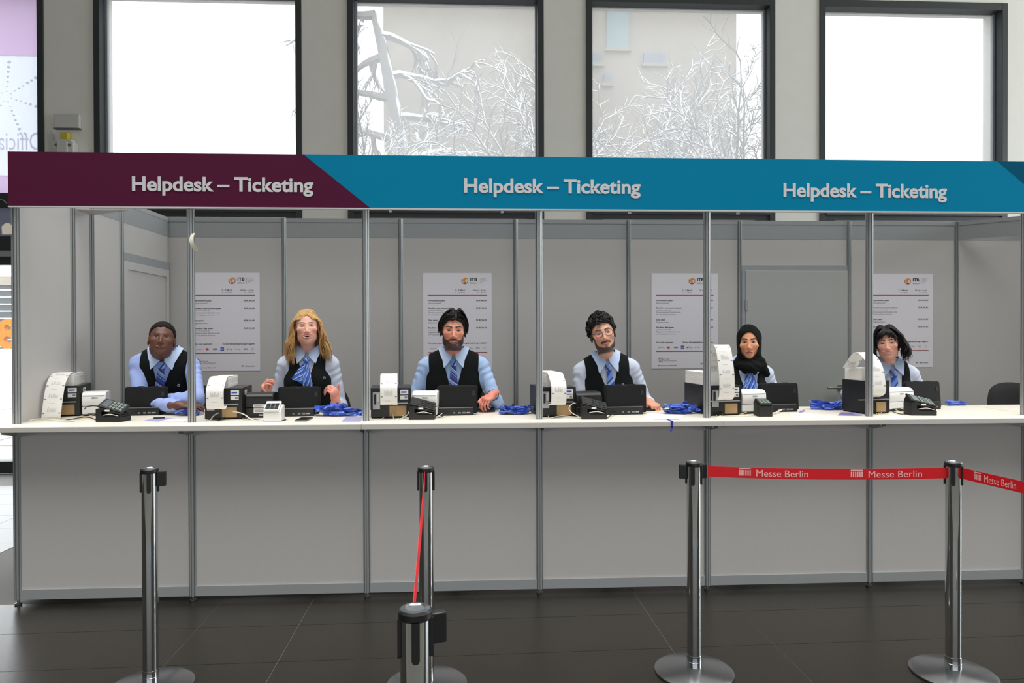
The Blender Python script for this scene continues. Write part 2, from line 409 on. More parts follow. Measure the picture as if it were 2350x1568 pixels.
cu = bpy.data.curves.new('figure_eight', 'FONT'); cu.body = '8'; cu.size = 2.02; cu.offset = 0.05; cu.extrude = 0.16; cu.align_x = 'CENTER'
tmp = bpy.data.objects.new('tmp', cu); COL.objects.link(tmp)
me = bpy.data.meshes.new_from_object(tmp.evaluated_get(bpy.context.evaluated_depsgraph_get())); bpy.data.objects.remove(tmp)
me.materials.clear(); me.materials.append(ORANGE)
e8 = bpy.data.objects.new('display_figure', me); COL.objects.link(e8)
q = at(22, 796, 32.9); e8.location = (q[0], 32.9, 1.045); e8.rotation_euler = (math.radians(90), 0, 0)
tag(e8, 'big orange figure eight standing on the white plinth', 'sign')

# snow-laden trees
BARK = bpy.data.materials.new('snowy_bark'); BARK.use_nodes = True
nt = BARK.node_tree; b_ = nt.nodes['Principled BSDF']; b_.inputs['Roughness'].default_value = 0.9
gm = nt.nodes.new('ShaderNodeNewGeometry'); sp = nt.nodes.new('ShaderNodeSeparateXYZ'); nt.links.new(gm.outputs['Normal'], sp.inputs[0])
nz = nt.nodes.new('ShaderNodeTexNoise'); nz.inputs['Scale'].default_value = 6
ad = nt.nodes.new('ShaderNodeMath'); ad.operation = 'ADD'; nt.links.new(sp.outputs['Z'], ad.inputs[0]); nt.links.new(nz.outputs['Fac'], ad.inputs[1])
cr = nt.nodes.new('ShaderNodeValToRGB'); cr.color_ramp.elements[0].position = 0.66; cr.color_ramp.elements[1].position = 0.80
cr.color_ramp.elements[0].color = lin((112, 108, 108))+(1,); cr.color_ramp.elements[1].color = lin((244, 247, 250))+(1,)
nt.links.new(ad.outputs[0], cr.inputs[0]); nt.links.new(cr.outputs[0], b_.inputs['Base Color'])
def tree(name, label, base, h, r, lean, seed, side=None, levels=4, spread=1.0, low=0.25):
    T = tag(empty(name, base), label, 'tree', 'snowy trees behind the windows'); rnd = random.Random(seed)
    trunk = [(lean[0]*t*t, lean[1]*t, h*t) for t in np.linspace(0, 1, 9)]
    MB().tube(trunk, [r*(1-0.7*t) for t in np.linspace(0, 1, 9)], 10).build('trunk', BARK, T, smooth=60)
    br = MB()
    def grow(p, d, L, rr, lv):
        n = 5; P = [np.array(p)]; dd = np.array(d, float)
        for i in range(n):
            dd = dd+np.array([rnd.gauss(0, .14), rnd.gauss(0, .14), rnd.gauss(0.0, .12)-0.03*lv]); dd /= np.linalg.norm(dd)
            P.append(P[-1]+dd*L/n)
        br.tube(P, [rr*(1-0.6*i/n) for i in range(n+1)], 5 if lv < 2 else 4, caps=False)
        if lv >= levels: return
        for k in range(3 if lv else 4):
            i = rnd.randint(1, n); q = P[i]; a = rnd.uniform(-0.9, 0.9); b2 = rnd.uniform(-.6, .6)
            dv = dd+np.array([math.sin(a), b2, math.sin(rnd.uniform(-.8, .7))]); grow(q, dv/np.linalg.norm(dv), L*rnd.uniform(.5, .72), rr*0.62, lv+1)
    for k in range(13):
        t = low+(1-low)*k/12.0; i = t*8; i0 = min(int(i), 7); q = np.array(trunk[i0])*(1-i+i0)+np.array(trunk[i0+1])*(i-i0)
        sg = side if side is not None else (1 if k % 2 else -1)
        an = rnd.uniform(-.5, .5)
        grow(q, np.array([sg*math.cos(an), math.sin(an)*0.8, rnd.uniform(-.1, .45)]), spread*h*rnd.uniform(.16, .28), r*0.33, 1)
    br.build('snowy_branches', BARK, T, smooth=60, kind='stuff')
    return T
TB = at(930, 420, 13.0); tree('snowy_tree', 'snowy tree with a thick leaning trunk behind the second window', (TB[0]+0.35, 13.0, -0.02), 9.5, 0.36, (-1.1, 0.3), 3, levels=4, low=0.35, spread=.62)
def fan_tree(label, base, z0, n, reach, seed, a0=-75, a1=75):
    T = tag(empty('snowy_tree', base), label, 'tree', 'snowy trees behind the windows'); rnd = random.Random(seed)
    MB().tube([(0, 0, 0), (0.05, 0, z0*.5), (0, 0, z0+.3)], [.13, .11, .09], 9).build('trunk', BARK, T, smooth=60)
    br = MB()
    def twig(p, d, L, r, lv):
        k = 5; Q = [np.array(p, float)]; dd = np.array(d, float)
        for i in range(k):
            dd = dd+np.array([rnd.gauss(0, .16), rnd.gauss(0, .16), rnd.gauss(0, .14)-.02]); dd /= np.linalg.norm(dd); Q.append(Q[-1]+dd*L/k)
        br.tube(Q, [r*(1-.6*i/k) for i in range(k+1)], 4, caps=False)
        if lv:
            for q in Q[1:]:
                for sg in (-1, 1):
                    if rnd.random() < .75:
                        nd = dd+np.array([sg*rnd.uniform(.3, .9)*dd[2], rnd.uniform(-.4, .4), -sg*rnd.uniform(.3, .9)*dd[0]+.15]); twig(q, nd/np.linalg.norm(nd), L*rnd.uniform(.28, .5), r*.62, lv-1)
    for i in range(n):
        a = math.radians(a0+(a1-a0)*(i+rnd.uniform(-.3, .3))/(n-1.0)); L = reach*rnd.uniform(.65, 1.1); d = np.array([math.sin(a), rnd.uniform(-.25, .25), math.cos(a)])
        Q = [np.array([0, 0, z0])]
        for k in range(7):
            d = d+np.array([rnd.gauss(0, .09), rnd.gauss(0, .08), rnd.gauss(0, .07)-.05]); d /= np.linalg.norm(d); Q.append(Q[-1]+d*L/7)
        br.tube(Q, [.034*(1-.65*k/7) for k in range(8)], 6, caps=False)
        for k in range(1, 8):
            for sg in (-1, 1):
                nd = d+np.array([sg*rnd.uniform(.4, 1.0)*d[2], rnd.uniform(-.5, .5), -sg*rnd.uniform(.4, 1.0)*d[0]+.1]); twig(Q[k], nd/np.linalg.norm(nd), L*rnd.uniform(.16, .30), .017, 1)
    br.build('snowy_branches', BARK, T, smooth=60, kind='stuff')
for u, y, z0, n, rc, sd, a0, a1, lab in ((1262, 8.6, 3.7, 13, 3.0, 5, -82, 60, 'snow-laden tree fanning its twigs up between the two middle windows'), (1560, 9.6, 3.9, 13, 2.8, 8, -75, 80, 'snow-laden tree with tangled twigs low in the third window'),
                                (1725, 8.0, 3.4, 11, 2.7, 12, -60, 4, 'snowy tree filling the far edge of the third window'), (830, 9.5, 4.0, 10, 2.6, 17, -12, 80, 'snowy tree at the near edge of the second window')):
    TB = at(u, 420, y); fan_tree(lab, (TB[0], y, -0.02), z0, n, rc, sd, a0, a1)
# ================================================================== the booth
ZC = 1.036                    # worktop height
PX = [0.0105, 0.989, 1.9885, 3.003, 4.013, 5.0125, 5.990, 6.99]     # post axes along the front
_post = {}
def post_profile(r=0.02):
    pts = []
    for k in range(8):
        a = math.pi/4*k; n = np.array([math.cos(a), math.sin(a)]); t = np.array([-n[1], n[0]]); hw = r*math.tan(math.pi/8)
        for tt, dd in ((-hw, 0), (-0.0030, 0), (-0.0030, -0.007), (0.0030, -0.007), (0.0030, 0)):
            pts.append(tuple(n*(r+dd)+t*tt))
    return pts
def post(name, parent, x, y, z0, z1):
    key = round(z1-z0, 4)
    if key not in _post:
        o = MB().prism(post_profile(), 0, z1-z0, 'z').build(name, ALU, parent); _post[key] = o
    else:
        o = _post[key].copy(); COL.objects.link(o); o.name = name; o.parent = parent
    o.location = (x, y, z0); return o

BF = tag(empty('booth_counter_front', (0, 0, 0)), 'long grey panelled booth front with grooved aluminium posts under the sign', 'booth front', kind='structure')
for i, x in enumerate(PX):
    post('lower_post', BF, x, 0, 0.030, 1.006)
    post('upper_post', BF, x, 0, ZC, 2.275)
    MB().lathe([(0.007, 0.010), (0.007, 0.03)], 10).lathe([(0.017, 0), (0.019, 0.003), (0.019, 0.010), (0.010, 0.013)], 16).build('levelling_foot', STEEL, BF, smooth=40).location = (x, 0, 0)
for a, b in zip(PX[:-1], PX[1:]):
    MB().box(a+0.017, b-0.017, -0.0025, 0.0025, 0.088, 0.985).build('front_panel', PANEL, BF)
    MB().box(a+0.018, b-0.018, -0.012, 0.012, 0.031, 0.088).build('bottom_rail', ALU_F, BF)
    MB().box(a+0.018, b-0.018, -0.012, 0.012, 0.985, 1.006).build('top_rail', ALU_F, BF)
    for s, x in ((1, a), (-1, b)):        # shelf brackets under the overhang
        MB().prism([(-0.155, 1.005), (-0.155, 0.995), (-0.02, 0.968), (-0.02, 1.005)], x+s*0.014, x+s*0.020, 'x').build('shelf_bracket', ALU_F, BF)
        MB().add([(x+s*0.02, -0.03, 1.0055), (x+s*0.02, -0.03, 0.966), (x+s*0.20, -0.045, 1.002), (x+s*0.02, -0.036, 1.0055), (x+s*0.02, -0.036, 0.966), (x+s*0.20, -0.051, 1.002)],
                 [(0, 1, 2), (5, 4, 3), (0, 2, 5, 3), (1, 4, 5, 2), (0, 3, 4, 1)]).build('gusset_plate', ALU_F, BF)

def worktop(x0, x1, y0, y1, label, poly=None):
    o = tag(empty('worktop', ((x0+x1)/2, 0, 1.006)), label, 'worktop', 'worktop boards along the counter')
    h = (x1-x0)/2
    MB().box(-h, h, y0, y1, 0.0, 0.0295).build('core', EDGE, o, bevel=0.002)
    MB().box(-h+0.001, h-0.001, y0+0.001, y1-0.001, 0.0295, 0.030).build('laminate', WOODTOP, o)
    return o
worktop(-0.42, PX[2]-0.004, -0.165, 0.60, 'pale worktop board in front of the close-cropped man and the blonde woman')
worktop(PX[2]-0.003, 4.055, -0.165, 0.60, 'pale worktop board in front of the two bearded men')
worktop(4.056, 6.063, -0.165, 0.60, 'pale worktop board in front of the woman in a headscarf and the curly-haired woman')
worktop(6.066, 7.25, -0.165, 0.60, 'pale worktop board at the empty end of the counter beside the black chair')

# ---- fascia sign
zs0, zs1 = 2.272, 2.577
PURPLE = mat('aubergine_print', (84, 26, 56), 0.6, spec=0.08); CYAN = mat('cyan_blue_print', (0, 128, 168), 0.6, spec=0.08); NAVY = mat('petrol_print', (0, 84, 116), 0.6, spec=0.08)
SIGNW = mat('pale_grey_sign_lettering', (214, 214, 216), 0.5)
FS = tag(empty('fascia_sign', (3.5, -0.03, zs0)), 'long purple and blue overhead sign reading Helpdesk Ticketing three times', 'sign')
sx = lambda px, py, zz: at(px, py, -0.045)[0]-3.5
xl = sx(18, 420, 0); b0, b1 = sx(697, 358, 0), sx(850, 479, 0); n0 = sx(2288, 378, 0); hh = zs1-zs0
n1 = n0+(b1-b0); xr = 4.3
y0, y1 = -0.015, 0.010
MB().prism([(xl, 0), (b1, 0), (b0, hh), (xl, hh)], y0, y1).build('purple_board', PURPLE, FS)
MB().prism([(b1, 0), (n1, 0), (n0, hh), (b0, hh)], y0, y1).build('blue_board', CYAN, FS)
MB().prism([(n1, 0), (xr, 0), (xr, hh), (n0, hh)], y0, y1).build('dark_blue_board', NAVY, FS)
MB().box(xl, xr, y0-0.002, y1+0.006, -0.007, 0.0).build('lower_edge_rail', mat('pale_rail', (205, 205, 205), 0.4), FS)
for u0, u1, vb in ((303, 719, 437), (1065, 1470, 441), (1798, 2173, 451)):
    q0, q1 = at(u0, vb, -0.047), at(u1, vb, -0.047)
    MB().text('Helpdesk \u2013 Ticketing', (q0[0]-3.5, y0-0.0025, q0[2]-zs0), 0.077, q1[0]-q0[0], bold=0.028, res=7).build('lettering', SIGNW, FS)
for u in (897, 1152, 1443, 1690):
    q = at(u, 485, -0.0)
    MB().box(q[0]-3.5-0.008, q[0]-3.5+0.008, -0.004, 0.012, -0.022, -0.007).build('sign_clip', STEEL, FS)

# ---- back wall
YB = 2.0; BX = [-0.024+1.0*i for i in range(9)]; ZB = 2.553; ZH = 2.389
BW = tag(empty('booth_back_wall', (0, YB, 0)), 'grey panelled back wall of the booth with aluminium posts', 'partition', kind='structure')
for x in BX: post('wall_post', BW, x, 0, 0.0, ZB)
for i, (a, b) in enumerate(zip(BX[:-1], BX[1:])):
    a2, b2 = a+0.018, b-0.018
    MB().box(a2, b2, -0.008, 0.008, ZB-0.035, ZB).build('top_rail', ALU_F, BW)
    MB().box(a2, b2, -0.0045, 0.0045, ZH-0.001, ZB-0.034).build('header_board', ALU_F, BW)
    if i != 5:
        MB().box(a2, b2, -0.0025, 0.0025, 0.03, ZH+0.001).build('wall_panel', PANEL, BW)
    else:
        MB().box(a2, b2, -0.0025, 0.0025, 2.155, ZH+0.001).build('wall_panel', PANEL, BW)
        MB().box(a2, b2, -0.012, 0.012, 2.105, 2.155).build('door_lintel', ALU_F, BW)
        MB().box(a2, a2+0.028, -0.014, 0.014, 0, 2.105).build('door_jamb', ALU_F, BW)
        dl = MB().box(a2+0.030, b2+0.001, -0.018, 0.010, 0.02, 2.106).build('door_leaf', mat('grey_green_door', (170, 173, 170), 0.5, bump=(900, .1, .0005)), BW, bevel=0.003)
        hx, hz = b2-0.075, at(1925, 890, 1.96)[2]
        hn = MB(); hn.lathe([(0.026, 0), (0.026, 0.008)], 16); hn.v = [(v[0]+hx, -0.018-v[2], v[1]+hz) for v in hn.v]
        k = len(hn.v); hn.tube([(hx, -0.022, hz), (hx, -0.065, hz), (hx-0.02, -0.070, hz), (hx-0.135, -0.070, hz)], 0.010, 10)
        hn.build('door_handle', STEEL, dl, smooth=45)
        for zz in (0.3, 1.80):
            MB().box(a2+0.026, a2+0.046, -0.026, -0.014, zz-0.045, zz+0.045).build('hinge', STEEL, dl, bevel=0.002)

# ---- left side wall, and the header coming forward on the other side
SW = tag(empty('booth_side_wall', (0, 0, 0)), 'grey panelled side wall of the booth with its own door', 'partition', kind='structure')
YS = [0.0, 0.575, 0.800, 1.20, 2.0]; xsd = -0.002
for y in YS[1:-1]: post('wall_post', SW, xsd, y, 0.0, ZB)
for i, (a, b) in enumerate(zip(YS[:-1], YS[1:])):
    a2, b2 = a+0.018, b-0.018
    lowz = ZH+0.001
    MB().box(xsd-0.008, xsd+0.008, a2, b2, ZB-0.035, ZB).build('top_rail', ALU_F, SW)
    if i < 2:
        MB().box(xsd-0.0025, xsd+0.0025, a2, b2, 0.03, ZB-0.034).build('side_panel', PANEL, SW); continue
    MB().box(xsd-0.0045, xsd+0.0045, a2, b2, ZH-0.001, ZB-0.034).build('header_board', ALU_F, SW)
    if i == 2:
        MB().box(xsd-0.0025, xsd+0.0025, a2, b2, 0.03, lowz).build('side_panel', PANEL, SW)
    else:
        MB().box(xsd-0.0025, xsd+0.0025, a2, b2, 2.165, lowz).build('side_panel', PANEL, SW)
        MB().box(xsd-0.014, xsd+0.014, a2, b2, 2.10, 2.165).build('door_lintel', ALU_F, SW)
        MB().box(xsd-0.010, xsd+0.016, a2, a2+0.06, 0, 2.10).box(xsd-0.010, xsd+0.016, b2-0.05, b2, 0, 2.10).box(xsd-0.010, xsd+0.016, a2+0.06, b2-0.05, 2.04, 2.10).build('door_frame', PANEL, SW, bevel=0.002)
        MB().box(xsd-0.012, xsd+0.004, a2+0.058, b2-0.048, 0.02, 2.042).build('door_leaf', PANEL, SW)
# triangular gusset board in the corner below the sign
c0, c1, c2 = (xsd+0.01, 0.60), (xsd+0.01, 0.80), (0.36, 0.60)
cg = MB().prism([(p_[0]+.002, p_[1]) for p_ in (c0, c1, c2)], 2.365, 2.372, 'z').build('corner_gusset_board', PANEL); tag(cg, 'triangular grey gusset board in the booth corner under the purple sign', 'gusset board', kind='structure')
HB = tag(empty('header_beam', (BX[7], YB, 0)), 'aluminium header beam slanting forward from the booth back wall', 'beam', kind='structure')
d = np.array([0.735, -0.678]); nn = np.array([0.678, 0.735])
L0, L1 = 0.024, 1.3
def slab(z0, z1, t):
    return MB().prism([tuple(d*L0+nn*t), tuple(d*L1+nn*t), tuple(d*L1-nn*t), tuple(d*L0-nn*t)], z0, z1, 'z')
slab(ZB-0.035, ZB, 0.009).build('top_rail', ALU_F, HB)
slab(ZH, ZB-0.034, 0.005).build('header_board', ALU_F, HB)

EW = tag(empty('booth_shade_wall', (BX[8], 0, 0)), 'grey panelled end wall of the booth beyond the picture edge', 'partition', kind='structure')  # unseen wall, added to keep the side light off the right-hand bay
for a, b in ((0.62, 1.30), (1.30, 1.982)):
    MB().box(-0.0025, 0.0025, a+0.018, b, 0.03, ZB-0.034).build('side_panel', PANEL, EW)
    MB().box(-0.008, 0.008, a+0.018, b, ZB-0.035, ZB).build('top_rail', ALU_F, EW)
    post('wall_post', EW, 0, a, 0.0, ZB)

# ---- price posters
def poster(px, label):
    q0, q1 = at(px, 626, YB-0.006), at(px, 850, YB-0.006)
    P = tag(empty('price_poster', (px and q0[0], YB-0.0035, 1.236)), label, 'poster', 'price list posters on the back wall'); return P
PW, PHt = 0.598, 0.846
def make_poster():
    P = empty('price_poster', (0, 0, 0))
    MB().box(0, PW, -0.0015, 0, 0, PHt).build('sheet', POSTER, P)
    yy = -0.0022
    Z = lambda v: PHt-(v-134)/(1560-134.0)*PHt*1.0      # crop rows -> height on the sheet (crop 940..1180 x 600..900, scale 5.225)
    K = 0.598/(991-160.0)                                 # metres per crop pixel
    X = lambda u: (u-160)*K
    Z = lambda v: PHt-(v-133)*K
    t = MB()
    def T(s, u, v, cap, w, bold=0.0, al='L', sh=0.0, m=0): t.text(s, (X(u), yy, Z(v)), cap*K, w*K, bold=bold, align=al, shear=sh, m=m)
    T('ITB', 732, 230, 38, 82, 0.035); T('7 \u2013 9 March', 546, 347, 14, 122, 0.015); T('10 a.m. \u2013 6 p.m.', 922, 347, 14, 160, 0.015, 'R')
    T('Permanent pass', 219, 476, 17, 203, 0.02); T('EUR 80,00', 930, 476, 17, 126, 0.02, 'R')
    T('Student permanent pass', 219, 566, 17, 315, 0.02); T('EUR 44,00', 930, 566, 17, 126, 0.02, 'R')
    T('Day pass', 219, 713, 17, 113, 0.02); T('EUR 54,00', 930, 713, 17, 126, 0.02, 'R')
    T('Student day pass', 219, 807, 17, 217, 0.02); T('EUR 33,50', 930, 807, 17, 126, 0.02, 'R')
    T('No cash payment', 222, 992, 15, 210, 0.02); T('Keine Bargeldzahlung m\u00f6glich', 930, 992, 15, 378, 0.02, 'R')
    T('Messe Berlin', 930, 1258, 14, 112, 0.01, 'R')
    T('Official Host Country ITB Berlin 2023', 232, 1273, 9, 240, 0.02)
    # host country flower
    for k in range(8):
        a = math.pi/4*k+0.2; c0 = np.array([X(270), Z(1197)]); dv = np.array([math.cos(a), math.sin(a)]); pv = np.array([-dv[1], dv[0]])
        pts = [c0+dv*0.006-pv*0.0012, c0+dv*0.024-pv*0.0022, c0+dv*0.029, c0+dv*0.024+pv*0.0022, c0+dv*0.006+pv*0.0012]
        t.add([(p[0], yy, p[1]) for p in pts], [tuple(range(5))])
    for k in range(6): t.add([(X(772)+k*0.0034+dx, yy, Z(1258)+dz) for dx, dz in ((0, 0), (.0018, 0), (.0018, .0075), (0, .0075))], [(0, 1, 2, 3)])
    t.add([(X(770)+dx, yy, Z(1258)+dz) for dx, dz in ((0, .0090), (.0215, .0090), (.0215, .0112), (0, .0112))], [(0, 1, 2, 3)])
    t.build('lettering', INK, P)
    t = MB()
    T('BERLIN', 732, 265, 17, 82); T('7. \u2013 9. M\u00e4rz', 546, 374, 13, 122, sh=0.2); T('10 \u2013 18 Uhr', 922, 374, 13, 112, 0, 'R', 0.2)
    T('Dauerausweis', 219, 506, 15, 158, sh=0.2); T('Only with student ID', 219, 592, 11, 182); T('Dauerausweis Studierende', 219, 621, 15, 305, sh=0.2); T('Nur mit g\u00fcltigem Nachweis', 219, 646, 11, 245, sh=0.2)
    T('Tagesausweis', 219, 744, 15, 155, sh=0.2); T('Only with student ID', 219, 833, 11, 182); T('Tagesausweis Studierende', 219, 862, 15, 300, sh=0.2); T('Nur mit g\u00fcltigem Nachweis', 219, 887, 11, 245, sh=0.2)
    T('girocard', 245, 1054, 13, 72); T("The World's", 852, 200, 9, 74); T('Leading', 852, 216, 9, 50); T('Travel Trade', 852, 232, 9, 74); T('Show', 852, 248, 9, 36)
    T('Georgia', 318, 1195, 12, 66); T('Infinite Hospitality', 318, 1217, 12, 150)
    T('Pay', 622, 1056, 19, 44); T('G Pay', 700, 1056, 17, 62)
    t.add([(X(u), yy, Z(v)) for u, v in ((836, 268), (839, 268), (839, 188), (836, 188))], [(0, 1, 2, 3)])
    for v in (1040, 1052): t.add([(X(u), yy, Z(q)) for u, q in ((796, v+4), (842, v+4), (842, v), (796, v))], [(0, 1, 2, 3)])
    ring = []
    for k in range(16):
        a = 2*math.pi*k/16
        ring += [(X(900)+0.0105*math.cos(a), yy, Z(1048)+0.0105*math.sin(a)), (X(900)+0.009*math.cos(a), yy, Z(1048)+0.009*math.sin(a))]
    t.add(ring, [(2*k, (2*k+2) % 32, (2*k+3) % 32, 2*k+1) for k in range(16)])
    t.add([(X(606)+0.0055*math.cos(2*math.pi*k/12), yy, Z(1050)+0.0062*math.sin(2*math.pi*k/12)) for k in range(12)], [tuple(range(12))])
    t.build('fine_lettering', INKG, P)
    r = MB()
    for v in (406, 1098): r.add([(X(u), yy, Z(q)) for u, q in ((216, v+4), (936, v+4), (936, v-4), (216, v-4))], [(0, 1, 2, 3)])
    r.build('red_rule', RED, P)
    # globe emblem: ring of red and gold segments
    c = np.array([X(666), Z(228)]); gl = MB()
    def blob(pts, m): gl.add([(c[0]+a*K, yy-0.0003*m, c[1]+b*K) for a, b in pts], [tuple(range(len(pts)))], m)
    arc = lambda r0, r1, a0, a1, n=8: [(r1*math.cos(a), r1*math.sin(a)) for a in np.linspace(a0, a1, n)]+[(r0*math.cos(a), r0*math.sin(a)) for a in np.linspace(a1, a0, n)]
    blob(arc(33, 41, 2.7, 5.9, 12), 0); blob(arc(34, 40, -0.4, 1.2), 0)
    blob([(-28, 5), (-14, 34), (8, 41), (30, 30), (22, 14), (6, 10), (4, -8), (16, -24), (-6, -20), (-20, -8)], 1)
    blob([(-18, -30), (-4, -24), (2, -14), (10, -24), (18, -30), (0, -38)], 2)
    gl.build('globe_emblem', [mat('emblem_red', (170, 40, 50), .6), mat('emblem_gold', (222, 150, 40), .6), mat('emblem_orange', (206, 70, 36), .6)], P)
    pay = MB()
    for dx, m in ((-5, 0), (5, 1)): pay.add([(X(372)+K*(dx+9*math.cos(2*math.pi*k/14)*1.4), yy-0.0002*m, Z(1048)+K*13*math.sin(2*math.pi*k/14)) for k in range(14)], [tuple(range(14))], m)
    pay.text('VISA', (X(436), yy, Z(1057)), 18*K, 52*K, m=2, bold=0.03, shear=0.25)
    pay.add([(X(u), yy, Z(v)) for u, v in ((526, 1068), (568, 1068), (568, 1026), (526, 1026))], [(0, 1, 2, 3)], 3)
    pay.text('AMERICAN', (X(529), yy-.0005, Z(1045)), 7*K, 36*K, m=4, bold=0.02); pay.text('EXPRESS', (X(530), yy-.0005, Z(1057)), 7*K, 34*K, m=4, bold=0.02)
    pay.build('payment_logos', [mat('pay_red', (200, 30, 40), .6), mat('pay_orange', (214, 96, 30), .6), mat('pay_navy', (36, 44, 130), .6), mat('pay_blue', (40, 84, 170), .6), POSTER], P)
    return P
proto = make_poster()
for k, (px, lab) in enumerate(((595-157, 'price poster behind the close-cropped man, partly covered by the slim post'), (971, 'price poster directly behind the smiling bearded man'),
                               (1495, 'price poster beside the man in glasses, crossed by a post'), (1988, 'price poster behind the dark curly-haired woman'))):
    o = proto if k == 0 else copy_tree(proto)
    q = at(px, 700, YB-0.004)
    if k == 0: q = np.array([0.768-PW, 0, 0])
    if k == 3: q = np.array([6.754-PW, 0, 0])
    o.location = (q[0], YB-0.0035, 2.083-PHt); tag(o, lab, 'poster', 'price list posters on the back wall')

# bits of tape left on two posts
TAPE = mat('cream_masking_tape', (222, 214, 196), 0.7)
g = np.array([[(x*0.022-0.015-0.03*t+0.05*t*t, -0.028-0.02*math.sin(3*t), 0.10*(1-t)+0.006*x) for x in (0, 1)] for t in np.linspace(0, 1, 7)])
tp = MB().sheet(g, 0.001).build('masking_tape', TAPE, smooth=60); q = at(443, 577, -0.03); tp.location = (q[0]+0.005, 0, q[2]); tag(tp, 'curled strip of masking tape hanging from the post by the close-cropped man', 'tape')
g = np.array([[(-0.05+0.055*t, -0.024-0.002*x, 0.012*x*(1-0.2*t)+0.012*math.sin(2.6*t)*x+0.01*x) for x in (0, 1, 2)] for t in np.linspace(0, 1, 6)])
tp = MB().sheet(g, 0.001).build('masking_tape', TAPE, smooth=60); q = at(26, 538, -0.03); tp.location = (q[0]-0.004, 0, q[2]); tag(tp, 'crumpled bit of masking tape on the corner post under the purple sign', 'tape')
# ================================================================== things on the counter
WHO = ['the close-cropped man', 'the laughing blonde woman', 'the smiling bearded man', 'the man in glasses', 'the woman in a headscarf', 'the dark curly-haired woman']
SILVER = mat('zinc_plate', (168, 170, 172), 0.4, 0.6)
TAN = mat('brown_card', (176, 146, 104), 0.8, noise=(30, 0.06))
STICK = mat('white_sticker', (224, 224, 222), 0.6)
BLUEINK = mat('blue_print', (40, 84, 190), 0.6)
GREYP = mat('light_grey_plastic', (206, 205, 202), 0.4)
SEAM = mat('grey_seam', (120, 120, 120), 0.6)

